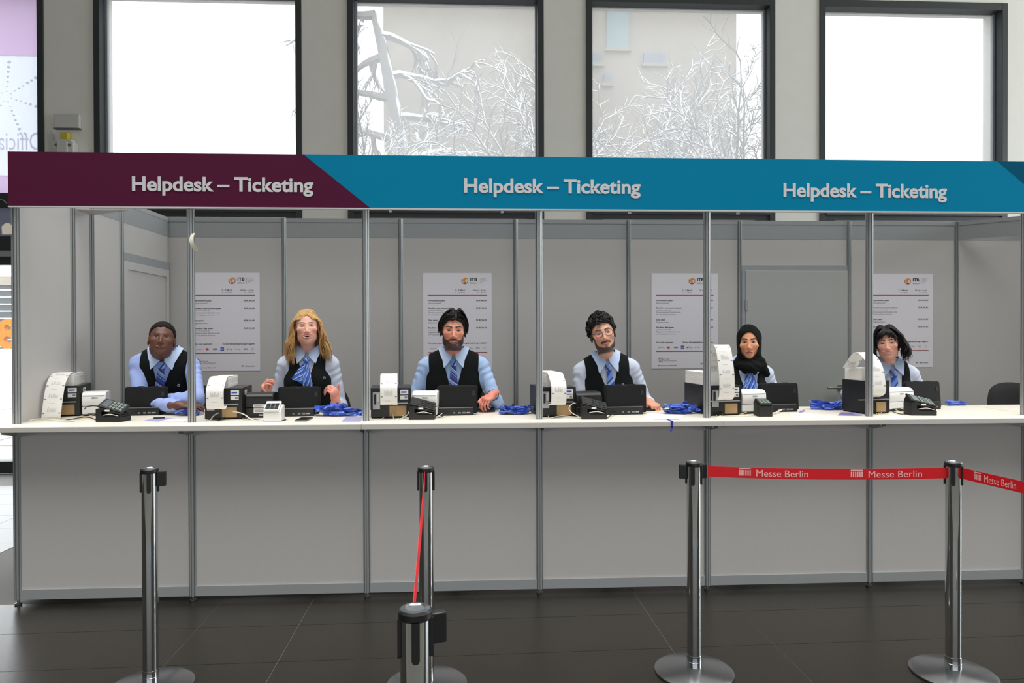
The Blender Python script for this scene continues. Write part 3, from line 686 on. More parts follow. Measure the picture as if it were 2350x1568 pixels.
def strip_sheet(path, x0, x1, n=6):
    P = curve_pts([(0, y, z) for y, z in path], n)
    return P, np.array([[(x, p[1], p[2]) for x in np.linspace(x0, x1, 3)] for p in P])
def ticket_printer(i, pl, pr, h, depth, path, stack, sticker=True, rz=0.0, xs=(0.055, 0.155), dx=0.0, sk=None):
    a, b = atz(*pl, ZC), atz(*pr, ZC)
    w = math.hypot(b[0]-a[0], b[1]-a[1]); rz = math.atan2(b[1]-a[1], b[0]-a[0])+rz
    T = tag(empty('ticket_printer', (a[0], a[1], ZC), rz), 'black ticket printer with white fanfold tickets at the desk of '+WHO[i], 'printer', 'ticket printers on the counter')
    body = MB().box(0, w, 0, depth, 0.006, h).box(0.004, w-0.004, 0.004, depth-0.004, 0, 0.006)
    body.build('case', BLACKP, T, bevel=0.003)
    MB().box(0.0, w, 0.0, depth, h+0.0003, h+0.003).build('lid', mat('dark_grey_lid', (44, 47, 49), 0.4), T, bevel=0.001)
    io = MB().box(0.012, 0.055, -0.004, 0.0, 0.055, h-0.022).build('connector_plate', SILVER, T, bevel=0.001)
    MB().box(0.020, 0.030, -0.010, -0.004, 0.085, h-0.035).build('parallel_port', BLACKS, io)
    MB().box(0.036, 0.050, -0.007, -0.004, 0.10, h-0.030).build('rating_plate', GREYP, io)
    MB().box(xs[0]-0.002, w-0.02, -0.0165, 0.0, 0.088, 0.093).build('slot_bar', SILVER, T)
    MB().box(w*0.46, w-0.03, -0.003, 0.0, 0.012, 0.074).build('card_flap', TAN, T)
    if sticker:
        s1 = MB().box(w-0.066, w-0.018, -0.0015, 0, h-0.038, h-0.010).build('sticker', STICK, T)
        MB().box(w-0.060, w-0.028, -0.002, -0.0015, h-0.028, h-0.019).build('sticker_print', BLUEINK, s1)
        s2 = MB().box(w-0.066, w-0.020, -0.0015, 0, h-0.068, h-0.044).build('sticker', STICK, T)
        MB().box(w-0.040, w-0.024, -0.002, -0.0015, h-0.062, h-0.050).build('sticker_print', SEAM, s2)
        s3 = MB().box(w, w+0.0015, depth*0.25, depth*0.45, h-0.045, h-0.016).build('sticker', STICK, T)
        MB().box(w+0.0015, w+0.002, depth*0.28, depth*0.40, h-0.034, h-0.025).build('sticker_print', BLUEINK, s3)
    # fanfold stack: leaves visible as a slightly uneven block
    sb = MB(); rnd = random.Random(i); nl = 9
    for k in range(nl):
        z0 = h+0.003+stack*k/nl; j = rnd.uniform(-.0015, .0015)
        sb.box((sk or xs)[0]+j, (sk or xs)[1]+j, 0.03, depth-0.02+j, z0, z0+stack/nl*0.985)
    sb.build('fanfold_stack', PAPER, T, kind='stuff')
    P, G = strip_sheet([(y, h+0.003+stack+z if z > 0.5 else z) for y, z in path], xs[0], xs[1])
    tk = MB().sheet(G+np.array([dx, 0, 0])*np.linspace(0, 1, len(G))[:, None, None], 0.0006).build('ticket_strip', PAPER, T, smooth=60)
    # printed marks on the strip
    acc = np.concatenate([[0], np.cumsum([np.linalg.norm(np.array(P[k+1])-P[k]) for k in range(len(P)-1)])])
    pm = MB()
    def pos(s, x):
        k = min(max(np.searchsorted(acc, s)-1, 0), len(P)-2); t = (s-acc[k])/(acc[k+1]-acc[k]+1e-9)
        p = np.array(P[k])*(1-t)+np.array(P[k+1])*t; d = np.array(P[k+1])-P[k]; n = np.cross(d, (1, 0, 0)); n = n/(np.linalg.norm(n)+1e-9)
        fr = (k+t)/(len(P)-1)
        return np.array([x+dx*fr, p[1], p[2]]), n
    def mark(s0, s1, xa, xb):
        for sg in (1, -1):
            q = []
            for s, x in ((s0, xa), (s0, xb), (s1, xb), (s1, xa)):
                p, n = pos(s, x); q.append(p+n*0.0012*sg)
            pm.add(q, [(0, 1, 2, 3)])
    wd = xs[1]-xs[0]; s = 0.05
    while s < acc[-1]-0.02:
        mark(s, s+0.006, xs[0]+0.003, xs[0]+0.014); mark(s, s+0.006, xs[1]-0.014, xs[1]-0.003)
        for k in range(9):
            xa = xs[0]+wd*(0.26+0.055*k); L = rnd.uniform(.012, .030); mark(s-0.004-L, s-0.004, xa, xa+0.0013)
        mark(s+0.028, s+0.029, xs[0]+wd*.3, xs[0]+wd*.62)
        s += 0.085
    pm.build('ticket_print', mat('faint_ticket_print', (128, 126, 124), .7), tk, kind='stuff')
    return T
loop = [(0.12, 1.001), (0.04, 1.006), (-0.03, 0.995), (-0.075, 0.955), (-0.092, 0.895), (-0.088, 0.83)]
def mkpath(h, stack, zl, out=0.09, slot=0.091):
    top = h+0.003+stack
    return [(0.14, top+0.002), (0.05, top+0.004), (-0.01, top-0.002), (-out*0.8, top-0.05), (-out, (top+zl)/2+0.01), (-out*0.92, zl+0.02), (-out*0.55, zl), (-0.018, slot-0.01), (0.0, slot)]
ticket_printer(0, (103, 958), (184, 955), 0.187, 0.34, [(0.2, 0.268), (0.08, 0.272), (0.0, 0.262), (-0.075, 0.21), (-0.115, 0.11), (-0.13, 0.012), (-0.10, 0.006), (-0.05, 0.06), (0.0, 0.092)], 0.074, xs=(0.05, 0.150), dx=-0.06)
ticket_printer(1, (470, 964), (556, 962), 0.183, 0.32, mkpath(0.183, 0.065, 0.068, 0.1), 0.065, xs=(0.03, 0.128))
ticket_printer(2, (851, 961), (944, 959), 0.180, 0.30, mkpath(0.180, 0.075, 0.088, 0.09), 0.072, xs=(0.058, 0.158))
ticket_printer(3, (1240, 958), (1322, 956), 0.178, 0.30, mkpath(0.178, 0.085, 0.078, 0.1), 0.088, xs=(0.045, 0.138))
ticket_printer(4, (1630, 955), (1702, 953), 0.182, 0.36, [(0.06, 0.262), (0.01, 0.40), (-0.02, 0.437), (-0.05, 0.40), (-0.075, 0.27), (-0.07, 0.16), (-0.05, 0.112), (0.0, 0.092)], 0.078, xs=(-0.002, 0.098), dx=0.035)
ticket_printer(5, (1984, 951), (2042, 949), 0.205, 0.20, [(0.14, 0.284), (0.09, 0.35), (0.05, 0.385), (0.0, 0.362), (-0.045, 0.30), (-0.062, 0.2), (-0.052, 0.135), (0.0, 0.105)], 0.075, sticker=False, xs=(-0.045, 0.060), dx=0.055, sk=(0.004, 0.125))

def receipt_printer(i, pl, pr, white, h=0.152, depth=0.18):
    a, b = atz(*pl, ZC), atz(*pr, ZC); w = math.hypot(b[0]-a[0], b[1]-a[1]); rz = math.atan2(b[1]-a[1], b[0]-a[0])
    T = tag(empty('receipt_printer', (a[0], a[1], ZC), rz), ('white receipt printer' if white else 'black receipt printer turned backwards')+' at the desk of '+WHO[i], 'printer', 'receipt printers on the counter')
    m = WHITEP if white else BLACKP
    hs = h*0.40
    MB().box(0.006, w-0.006, 0.006, depth-0.006, 0, 0.012).build('base', BLACKS, T)
    MB().prism([(0, 0.012), (depth, 0.012), (depth, hs), (0.0, hs)], 0, w, 'x').build('lower_case', m, T, bevel=0.006)
    prof = [(0.0, hs+0.0015), (depth, hs+0.0015), (depth, h*0.82), (depth-0.02, h*0.93), (depth*0.6, h*0.99), (0.035, h), (0.012, h-0.006), (-0.003, h-0.022), (-0.006, h-0.06)]
    MB().prism(prof, 0, w, 'x').build('cover', m, T, bevel=0.005, seg=3, smooth=50)
    MB().box(0.006, w-0.006, -0.0046, 0.0, h-0.026, h-0.023).build('cover_seam', SEAM if white else BLACKS, T)
    if white:
        MB().text('EPSON', (w*0.42, -0.0072, h-0.043), 0.0085, 0.033, bold=0.03).build('lettering', INK, T)
        MB().box(0.03, w-0.02, -0.001, 0.006, 0.013, 0.020).build('paper_guide', SEAM, T)
    else:
        lb = MB().box(w*0.30, w*0.80, -0.0012, 0, 0.03, hs-0.001).box(w*0.30, w*0.80, -0.0076, -0.0060, hs+0.003, hs+0.022).build('rating_label', STICK, T)
        pr_ = MB()
        for k in range(4): pr_.box(w*0.33, w*(0.55+0.05*(k % 3)), -0.0082, -0.0076, hs+0.006+0.0038*k, hs+0.0075+0.0038*k)
        for k in range(2): pr_.box(w*0.34, w*0.7, -0.0018, -0.0012, 0.036+0.01*k, 0.039+0.01*k)
        pr_.build('label_print', SEAM, lb, kind='stuff')
        MB().box(w*0.5, w*0.9, -0.003, 0.002, 0.013, 0.022).build('port_row', SILVER, T)
receipt_printer(0, (188, 956), (243, 954), True); receipt_printer(1, (563, 960), (627, 959), False, h=0.152)
receipt_printer(2, (945, 957), (1003, 957), True, h=0.155); receipt_printer(3, (1323, 957), (1381, 955), False, h=0.15)
receipt_printer(4, (1703, 951), (1758, 949), True, h=0.150); receipt_printer(5, (2040, 945), (2096, 942), True, h=0.150)

TABB = mat('black_textured_case', (10, 11, 12), 0.6, spec=.3, bump=(500, .15, .0006))
def tablet(i, pl, pr, ptop, mirror=False):
    a, b = atz(*pl, ZC), atz(*pr, ZC); w = math.hypot(b[0]-a[0], b[1]-a[1]); rz = math.atan2(b[1]-a[1], b[0]-a[0])
    T = tag(empty('rugged_tablet', (a[0], a[1], ZC), rz), 'black rugged tablet on its dock turned away, facing '+WHO[i], 'tablet', 'tablets on the counter')
    hgt = at((pl[0]+pr[0])/2, ptop, a[1]+0.05)[2]-ZC
    tl = math.radians(9); z0 = 0.010
    def tp(x, z, y): return (x, y*math.cos(tl)+0.03+z*math.sin(tl), z0+z*math.cos(tl)-y*math.sin(tl))
    L = hgt/math.cos(tl)-z0; r = 0.016
    poly = []
    for cx, cz, a0 in ((w-r, r*0.6, -90), (w-r, L-r, 0), (r, L-r, 90), (r, r*0.6, 180)):
        rr = r if cz > 0.02 else r*0.6
        poly += [(cx+rr*math.cos(math.radians(a0+22.5*k)), cz+rr*math.sin(math.radians(a0+22.5*k))) for k in range(5)]
    n = len(poly)
    def slab(sc, ya, yb):
        c = (w/2, L/2); pp = [(c[0]+(p[0]-c[0])*sc, c[1]+(p[1]-c[1])*sc) for p in poly]; m_ = MB()
        v = [tp(p[0], p[1], ya) for p in pp]+[tp(p[0], p[1], yb) for p in pp]
        m_.add(v, [tuple(range(n))[::-1], tuple(range(n, 2*n))]+[(k, (k+1) % n, n+(k+1) % n, n+k) for k in range(n)]); return m_
    slab(1.0, 0.0, 0.020).build('case', TABB, T, bevel=0.003)
    slab(0.93, -0.003, 0.0).build('back_plate', mat('charcoal_back_plate', (12, 13, 14), 0.6, spec=.3), T, bevel=0.002)
    slab(0.90, 0.020, 0.0212).build('screen', mat('dark_screen', (10, 11, 14), 0.1), T)
    lens = MB()
    for k in (0, 1):
        q = tp(w*0.44+0.014*k, L*0.955, -0.004); lens.tube([q, (q[0], q[1]+0.003, q[2])], 0.0035, 10)
    lens.build('camera_lens', mat('lens_glass', (60, 64, 70), 0.1), T, smooth=40)
    for k, xx in enumerate((w*0.30, w*0.62)):
        bx = MB(); v = [tp(x, z, y) for z in (L-0.001, L+0.0035) for y in (0.002, 0.014) for x in (xx, xx+0.035)]
        bx.add(v, [(0, 2, 3, 1), (4, 5, 7, 6), (0, 1, 5, 4), (2, 6, 7, 3), (0, 4, 6, 2), (1, 3, 7, 5)]); bx.build('edge_button', TABB, T)
    bx = MB(); v = [tp(x, z, y) for z in (L*0.62, L*0.80) for y in (-0.0042, 0.0) for x in (w*0.86, w*0.925)]
    bx.add(v, [(0, 2, 3, 1), (4, 5, 7, 6), (0, 1, 5, 4), (2, 6, 7, 3), (0, 4, 6, 2), (1, 3, 7, 5)]); bx.build('expansion_cover', mat('slate_cover', (26, 28, 30), .5), T)
    x0, x1 = (0.0, w*0.86)
    dk = MB().prism([(0.0, 0.0), (0.12, 0.0), (0.12, 0.022), (0.055, 0.030), (0.026, 0.052), (0.006, 0.052), (0.0, 0.046)], x0+0.004, x1, 'x').build('dock', BLACKP, T, bevel=0.002)
    for xx, ww in ((w*0.30, 0.016), (w*0.40, 0.020), (w*0.18, 0.010)):
        MB().box(xx+0.05, xx+0.05+ww, -0.0015, 0.002, 0.012, 0.022).build('port', mat('port_grey', (120, 122, 120), .5), dk)
    MB().box(w*0.40+0.076, w*0.40+0.098, -0.0015, 0.002, 0.013, 0.021).build('port', SILVER, dk)
    return T
tablet(0, (279, 955), (379, 953), 888); tablet(1, (634, 957), (734, 955), 888); tablet(2, (1005, 955), (1099, 953), 885)
tablet(3, (1393, 953), (1490, 951), 883); tablet(4, (1752, 947), (1842, 945), 880); tablet(5, (2088, 941), (2171, 939), 876)
for (i, u0, u1, v, lab) in ((2, 1096, 1136, 946, 'low black keyboard edge beside the tablet of the smiling bearded man'), (3, 1488, 1505, 944, 'low black keyboard edge beside the tablet of the man in glasses')):
    a, b = atz(u0, v, ZC), atz(u1, v, ZC)
    K_ = tag(empty('compact_keyboard', ((a[0]+b[0])/2-0.06, a[1], ZC)), lab, 'keyboard')
    MB().prism([(0, 0.0), (0.13, 0.0), (0.13, 0.020), (0, 0.012)], -0.01, 0.06+(b[0]-a[0])/2, 'x').build('case', BLACKP, K_, bevel=0.003)
    for r_ in range(3):
        for c_ in range(4):
            MB().box(0.003+0.014*c_, 0.015+0.014*c_, 0.02+0.03*r_, 0.044+0.03*r_, 0.012+0.0015*r_+0.003, 0.017+0.0015*r_+0.003).build('key', BLACKS, K_)

KEYG = mat('pale_key_cap', (112, 124, 118), 0.5); LCD = mat('grey_lcd', (92, 100, 104), 0.2)
def terminal(i, base, rz, kind, keys=True):
    a = atz(*base, ZC)
    lab = {'black': 'black card terminal in a wedge-shaped cradle', 'white': 'white card terminal with black keys', 'small': 'small upright black card terminal'}[kind]
    T = tag(empty('card_terminal', (a[0], a[1], ZC), rz), lab+' at the desk of '+WHO[i], 'card terminal', 'card terminals on the counter')
    if kind == 'black':
        w = 0.150; dp = 0.105
        MB().prism([(0, 0), (w, 0), (w, 0.030), (0.055, 0.030), (0.035, 0.040), (0.035, 0.064), (w, 0.044), (w, 0.050), (0.030, 0.082), (0.0, 0.076)], 0.0, dp, 'y').build('cradle', BLACKP, T, bevel=0.004)
        MB().box(0.036, w-0.002, 0.008, dp-0.004, 0.031, 0.041).build('cradle_tray', BLACKS, T)
        MB().tube(curve_pts([(0.045, 0.004, 0.040), (0.09, 0.0, 0.046), (0.135, 0.004, 0.036)], 5), 0.0022, 6).build('charging_lead', mat('white_cable', (214, 210, 200), .5), T, smooth=60)
        # the terminal on the slope
        sl = math.atan2(0.032, 0.12)
        def q(x, y, z): return (0.030+x*math.cos(sl)+z*math.sin(sl), y-z*.45, 0.076-x*math.sin(sl)+z*math.cos(sl)+(y-.012)*.45)
        def bx(x0, x1, y0, y1, z0, z1):
            v = [q(x, y, z) for z in (z0, z1) for y in (y0, y1) for x in (x0, x1)]
            return MB().add(v, [(0, 2, 3, 1), (4, 5, 7, 6), (0, 1, 5, 4), (2, 6, 7, 3), (0, 4, 6, 2), (1, 3, 7, 5)])
        bx(-0.020, 0.110, 0.02, dp-0.014, -0.034, 0.0).build('cradle_rest', BLACKP, T); hs = bx(-0.028, 0.126, 0.012, dp-0.012, 0.0, 0.013).build('handset', BLACKS, T, bevel=0.004)
        bx(-0.012, 0.028, 0.022, dp-0.022, 0.013, 0.0145).build('display', LCD if keys else BLACKS, hs)
        for r_ in range(4):
            for c_ in range(3):
                bx(0.036+0.021*r_, 0.051+0.021*r_, 0.021+0.0225*c_, 0.039+0.0225*c_, 0.013, 0.0155).build('key', KEYG if keys else BLACKP, hs)
        MB().box(0.058, 0.086, -0.0012, 0.0, 0.062, 0.072).build('tag', STICK, T)
    elif kind == 'white':
        w = 0.098; dp = 0.10
        MB().prism([(0, 0), (dp, 0), (dp, 0.092), (0.05, 0.090), (0.0, 0.058)], 0, w, 'x').build('stand', WHITEP, T, bevel=0.006, seg=3)
        sl = math.atan2(0.034, 0.055)
        def bx(x0, x1, s0, s1, n0, n1):
            v = [(x, s*math.cos(sl)-n*math.sin(sl), 0.060+s*math.sin(sl)+n*math.cos(sl)) for n in (n0, n1) for s in (s0, s1) for x in (x0, x1)]
            return MB().add(v, [(0, 2, 3, 1), (4, 5, 7, 6), (0, 1, 5, 4), (2, 6, 7, 3), (0, 4, 6, 2), (1, 3, 7, 5)])
        hs = bx(0.004, w-0.008, -0.004, 0.082, 0.001, 0.016).build('handset', WHITEP, T, bevel=0.003)
        pd = bx(0.010, w-0.014, 0.000, 0.058, 0.016, 0.0172).build('keypad', LCD, T)
        for r_ in range(4):
            for c_ in range(3): bx(0.016+0.025*c_, 0.034+0.025*c_, 0.004+0.0135*r_, 0.014+0.0135*r_, 0.0172, 0.0195).build('key', BLACKS, pd)
    else:
        w = 0.085; dp = 0.09
        MB().prism([(0, 0), (dp, 0), (dp, 0.092), (0.0, 0.066)], 0, w, 'x').build('cradle', BLACKP, T, bevel=0.005)
        sl = math.atan2(0.026, 0.09)
        def bx(x0, x1, s0, s1, n0, n1):
            v = [(x, s*math.cos(sl)-n*math.sin(sl), 0.067+s*math.sin(sl)+n*math.cos(sl)) for n in (n0, n1) for s in (s0, s1) for x in (x0, x1)]
            return MB().add(v, [(0, 2, 3, 1), (4, 5, 7, 6), (0, 1, 5, 4), (2, 6, 7, 3), (0, 4, 6, 2), (1, 3, 7, 5)])
        hs = bx(0.004, w-0.004, 0.0, 0.088, 0.0, 0.014).build('handset', BLACKS, T, bevel=0.003)
        bx(0.016, w-0.016, 0.062, 0.082, 0.014, 0.0152).build('display', LCD, hs)
        for r_ in range(4):
            for c_ in range(3): bx(0.012+0.022*c_, 0.029+0.022*c_, 0.006+0.0135*r_, 0.016+0.0135*r_, 0.014, 0.0165).build('key', KEYG, hs)
terminal(0, (219, 969), -0.12, 'black'); terminal(1, (604, 969), 0.02, 'white'); terminal(2, (938, 964), -0.05, 'black', False)
terminal(3, (1335, 963), -0.05, 'black', False); terminal(4, (1742, 957), 0.0, 'small'); terminal(5, (2091, 954), -0.15, 'black')

CABW = mat('white_cable', (214, 210, 200), .5); CABY = mat('yellowed_cable', (198, 188, 120), .5); CABB = mat('black_cable', (20, 20, 22), .5)
def cable(pts, m, label, r=0.0028, group='cables on the counter'):
    P = curve_pts([(lambda q: (q[0], q[1], ZC+r+z))(atz(u, v, ZC)) for u, v, z in pts], 8)
    o = MB().tube(P, r, 7).build('cable', m, smooth=60); tag(o, label, 'cable', group); return o
cable([(92, 958, .0), (93, 957, .06), (99, 952, .09), (100, 955, .02), (130, 962, .0), (180, 963, .0), (215, 957, .01)], CABY, 'yellowed cable running along the counter under the curled tickets of the close-cropped man')
cable([(66, 967, 0), (90, 965, .004), (110, 966, .004), (135, 967, 0), (170, 968, 0)], CABW, 'flat white cable lying at the corner post end of the counter', 0.004)
cable([(191, 955, .01), (196, 956, .05), (210, 958, .068), (224, 958, .066)], CABB, 'black lead arching up to the terminal of the close-cropped man')
cable([(150, 966, 0), (185, 962, .006), (205, 961, .004), (222, 965, 0)], CABB, 'black lead lying beside the white printer of the close-cropped man')
cable([(473, 955, .05), (469, 958, .03), (473, 962, .0), (480, 967, 0)], CABW, 'white plug lead hanging at the printer of the laughing blonde woman')
cable([(482, 966, 0), (495, 964, .03), (520, 962, .042), (555, 964, .035), (580, 967, .004), (603, 967, 0)], CABW, 'white cable bowing over the counter before the blonde woman', 0.0034)
cable([(500, 967, 0), (520, 962, .012), (545, 960, .03), (560, 963, .006), (600, 966, 0), (645, 967, 0), (655, 963, .0), (632, 960, 0)], CABB, 'black lead coiling around the white terminal')
cable([(858, 934, .0), (860, 945, .01), (868, 958, .0)], CABW, 'white lead dropping from the port of the printer by the smiling bearded man')
cable([(876, 963, 0), (890, 956, .01), (905, 955, .02), (935, 962, .004), (940, 958, .012)], CABW, 'white cable trailing to the terminal of the smiling bearded man')
cable([(903, 962, .0), (901, 958, .05), (915, 958, .085), (934, 958, .06), (936, 960, .02), (915, 964, 0), (903, 963, .0)], CABW, 'white cable looped upright before the printer of the smiling bearded man')
cable([(895, 957, .07), (905, 957, .045), (925, 958, .012), (938, 960, .0)], CABB, 'black lead across the brown card of the third printer')
cable([(1003, 958, 0), (1012, 960, .004), (1022, 957, .014), (1030, 955, .018)], CABB, 'dark lead plugged into the dock of the smiling bearded man')
cable([(1000, 959, 0), (1010, 957, .008), (1018, 953, .018)], CABW, 'short white lead at the dock of the smiling bearded man')
cable([(1245, 930, .0), (1250, 945, .02), (1260, 960, .0)], CABW, 'white lead dropping from the port of the printer by the man in glasses')
cable([(1264, 961, 0), (1285, 958, .006), (1310, 959, .004), (1334, 961, 0)], CABW, 'white cable lying before the printer of the man in glasses')
cable([(1334, 960, .0), (1312, 960, .03), (1306, 958, .055), (1316, 957, .08), (1326, 956, .07), (1323, 955, .04)], CABW, 'white cable looping between printer and terminal of the man in glasses')
cable([(1390, 962, 0), (1400, 958, .006), (1412, 953, .016), (1424, 950, .022)], CABB, 'black lead plugged into the dock of the man in glasses')
cable([(1634, 937, 0), (1640, 950, .01), (1645, 956, 0)], CABY, 'pale lead leaning down by the post next to the woman in a headscarf')
cable([(1648, 957, 0), (1660, 953, .03), (1672, 951, .05), (1690, 952, .03), (1702, 951, .008), (1740, 952, .004)], CABB, 'black lead arching over the brown card before the woman in a headscarf')
cable([(1650, 957, 0), (1670, 951, .006), (1700, 953, .004), (1722, 949, .012), (1742, 952, .004)], CABY, 'yellowed cable trailing to the small terminal')
cable([(1645, 958, 0), (1670, 957, .002), (1700, 957, .002), (1742, 954, .0)], CABW, 'white cable lying along the counter before the woman in a headscarf')
cable([(1722, 943, .01), (1728, 946, .035), (1738, 949, .048), (1748, 951, .05)], CABB, 'black lead rising to the small terminal')
cable([(1774, 953, 0), (1785, 948, .01), (1795, 947, .016), (1780, 951, .004), (1775, 949, 0)], CABW, 'white leads plugged into the dock of the woman in a headscarf')
cable([(2006, 946, .01), (2010, 949, .004), (2012, 953, 0)], CABY, 'short yellow lead by the post beside the dark curly-haired woman')
cable([(2014, 952, 0), (2025, 944, .012), (2045, 940, .018), (2060, 946, .006), (2090, 950, 0)], CABY, 'yellow cable bending over the counter before the dark curly-haired woman')
cable([(2016, 953, 0), (2035, 945, .01), (2060, 943, .014), (2085, 946, .006), (2094, 949, 0)], CABW, 'cream cable running to the terminal of the dark curly-haired woman')
cable([(2024, 925, .02), (2030, 938, .03), (2040, 944, .008), (2065, 951, .0), (2092, 951, 0)], CABB, 'black lead hanging from the last printer')
cable([(2052, 941, 0), (2062, 944, .012), (2085, 942, .004), (2092, 946, 0)], CABB, 'second black lead tangled under the last white printer')

# ---- lanyards
LB = bpy.data.materials.new('blue_lanyard_ribbon'); LB.use_nodes = True
nt = LB.node_tree; b_ = nt.nodes['Principled BSDF']; b_.inputs['Roughness'].default_value = 0.5; b_.inputs['Sheen Weight'].default_value = 0.3
tc = nt.nodes.new('ShaderNodeTexCoord'); sp = nt.nodes.new('ShaderNodeSeparateXYZ'); nt.links.new(tc.outputs['UV'], sp.inputs[0])
mp = nt.nodes.new('ShaderNodeMapping'); mp.inputs['Scale'].default_value = (230, 3, 1); nt.links.new(tc.outputs['UV'], mp.inputs[0])
vo = nt.nodes.new('ShaderNodeTexVoronoi'); vo.inputs['Scale'].default_value = 1.0; nt.links.new(mp.outputs[0], vo.inputs['Vector'])
def mth(op, a, b):
    n = nt.nodes.new('ShaderNodeMath'); n.operation = op
    for k, x in enumerate((a, b)):
        if isinstance(x, (int, float)): n.inputs[k].default_value = x
        else: nt.links.new(x, n.inputs[k])
    return n.outputs[0]
g1 = mth('GREATER_THAN', vo.outputs['Distance'], 0.42); g2 = mth('LESS_THAN', mth('ABSOLUTE', mth('SUBTRACT', sp.outputs['Y'], 0.5), 0), 0.27)
g3 = mth('LESS_THAN', mth('FRACT', mth('MULTIPLY', sp.outputs['X'], 8.0), 0), 0.62)
msk = mth('MULTIPLY', mth('MULTIPLY', g1, g2), g3)
mx = nt.nodes.new('ShaderNodeMix'); mx.data_type = 'RGBA'; nt.links.new(msk, mx.inputs[0])
mx.inputs[6].default_value = lin((22, 74, 190))+(1,); mx.inputs[7].default_value = lin((120, 152, 220))+(1,)
nt.links.new(mx.outputs[2], b_.inputs['Base Color'])
def lanyard_pile(i, cx, cy, rx, ry, n, seed, label, clips=True, hz=0.035):
    c = atz(cx, cy, ZC); rnd = random.Random(seed)
    for k in range(n):
        L = tag(empty('lanyard', (c[0], c[1], ZC)), label, 'lanyard', 'blue lanyards in heaps on the counter')
        a0 = rnd.uniform(0, 6.28); P = []; m_ = 11
        ox, oy = rnd.uniform(-.3, .3)*rx, rnd.uniform(-.25, .25)*ry
        for j in range(m_):
            a = a0+j*rnd.uniform(.45, .95); r_ = rnd.uniform(.45, 1.0)
            P.append((max(-rx, min(rx, ox+rx*r_*math.cos(a))), max(-ry, min(ry, oy+ry*r_*math.sin(a))), 0.010+hz*(k+0.5)/n*rnd.uniform(.3, 1.3)))
        Q = np.array(curve_pts(P, 6)); T = np.gradient(Q, axis=0); T /= np.linalg.norm(T, axis=1)[:, None]+1e-9
        tw = np.interp(np.arange(len(Q)), np.linspace(0, len(Q), 7), [rnd.uniform(-.2, 1.3) for _ in range(7)])
        side = np.cross(T, (0, 0, 1)); side /= np.linalg.norm(side, axis=1)[:, None]+1e-9
        upv = np.cross(side, T)
        wv = side*np.cos(tw)[:, None]+upv*np.sin(tw)[:, None]
        hw = 0.0115
        zmin = np.abs(wv[:, 2])*hw+0.002
        Q[:, 2] = np.maximum(Q[:, 2], zmin)
        G = np.stack([Q-wv*hw, Q+wv*hw], 1)
        acc = np.concatenate([[0], np.cumsum(np.linalg.norm(np.diff(Q, axis=0), axis=1))])
        uv = np.stack([np.repeat(acc, 2), np.tile([0.0, 1.0], len(Q))], 1)
        mb = MB().sheet(G, 0.0012)
        mb.build('strap', LB, L, smooth=60, uv=np.vstack([uv, uv]))
        if clips:
            e = Q[-1]; hk = [(e[0]+0.010*math.cos(t), e[1]-0.012-0.010*math.sin(t)*0.5, max(0.004, e[2]*0.4+0.006+0.008*math.sin(t))) for t in np.linspace(0, 5.2, 9)]
            MB().tube(hk, 0.0018, 6).build('hook', STEEL, L, smooth=60)
            MB().box(e[0]-0.008, e[0]+0.008, e[1]-0.006, e[1]+0.006, max(0.001, e[2]-0.008), max(0.014, e[2]+0.004)).build('crimp', BLACKP, L, bevel=0.002)
lanyard_pile(0, 432, 954, 0.085, 0.035, 3, 1, 'blue lanyard in the small heap at the elbow of the close-cropped man', False, 0.03)
lanyard_pile(1, 780, 954, 0.145, 0.055, 7, 2, 'blue printed lanyard in the heap beside the tablet of the blonde woman', False, 0.055)
lanyard_pile(2, 1186, 950, 0.115, 0.06, 7, 3, 'blue lanyard with metal hooks in the heap by the smiling bearded man', True, 0.045)
lanyard_pile(3, 1563, 949, 0.11, 0.06, 6, 4, 'blue lanyard in the heap on papers by the man in glasses', False, 0.05)
lanyard_pile(4, 1902, 940, 0.12, 0.05, 6, 5, 'blue lanyard in the heap beyond the tablet of the woman in a headscarf', False, 0.04)
lanyard_pile(5, 2194, 931, 0.07, 0.03, 2, 6, 'blue lanyard folded flat behind the last tablet', False, 0.02)
q = at(1543, 975, -0.175); hl = MB().sheet(np.array([[(q[0]-0.006+0.012*x-0.008*t, -0.172+0.003*math.sin(5*t), 1.008-0.028*t) for x in (0, 1)] for t in np.linspace(0, 1, 4)]), 0.0012)
hl.sheet(np.array([[(q[0]-0.006+0.012*x, -0.172+0.10*t, 1.0385) for x in (0, 1)] for t in np.linspace(0, 1, 4)]), 0.0012).sheet(np.array([[(q[0]-0.006+0.012*x, -0.172, 1.0385-0.03*t) for x in (0, 1)] for t in np.linspace(0, 1, 3)]), 0.0012)
o = hl.build('lanyard_end', mat('deep_blue_ribbon', (26, 40, 150), .6)); tag(o, 'dark blue lanyard end hanging over the counter edge below the papers', 'lanyard')

# ---- papers, cards, phone
def flat(name, px, label, cat, m, z=0.0006, th=0.0006, group=None):
    P = [atz(u, v, ZC) for u, v in px]; o = MB().prism([(p[0], p[1]) for p in P], ZC+z, ZC+z+th, 'z').build(name, m); tag(o, label, cat, group); return o
VIOL = mat('violet_leaflet', (150, 150, 196), .6); CARD = mat('printed_violet_card', (120, 104, 160), .5)
flat('leaflet', [(330, 966), (362, 958), (402, 960), (372, 968)], 'white and violet leaflet lying flat before the close-cropped man', 'leaflet', VIOL)
flat('leaflet', [(362, 969), (395, 961), (433, 964), (420, 969)], 'pale leaflet partly under the first heap of lanyards', 'leaflet', PAPER, 0.0014)
flat('leaflet', [(448, 953), (470, 949), (466, 945), (446, 948)], 'small sheet beyond the post by the hand of the close-cropped man', 'leaflet', PAPER)
CLR = mat('clear_violet_pouch', (186, 182, 214), .2)
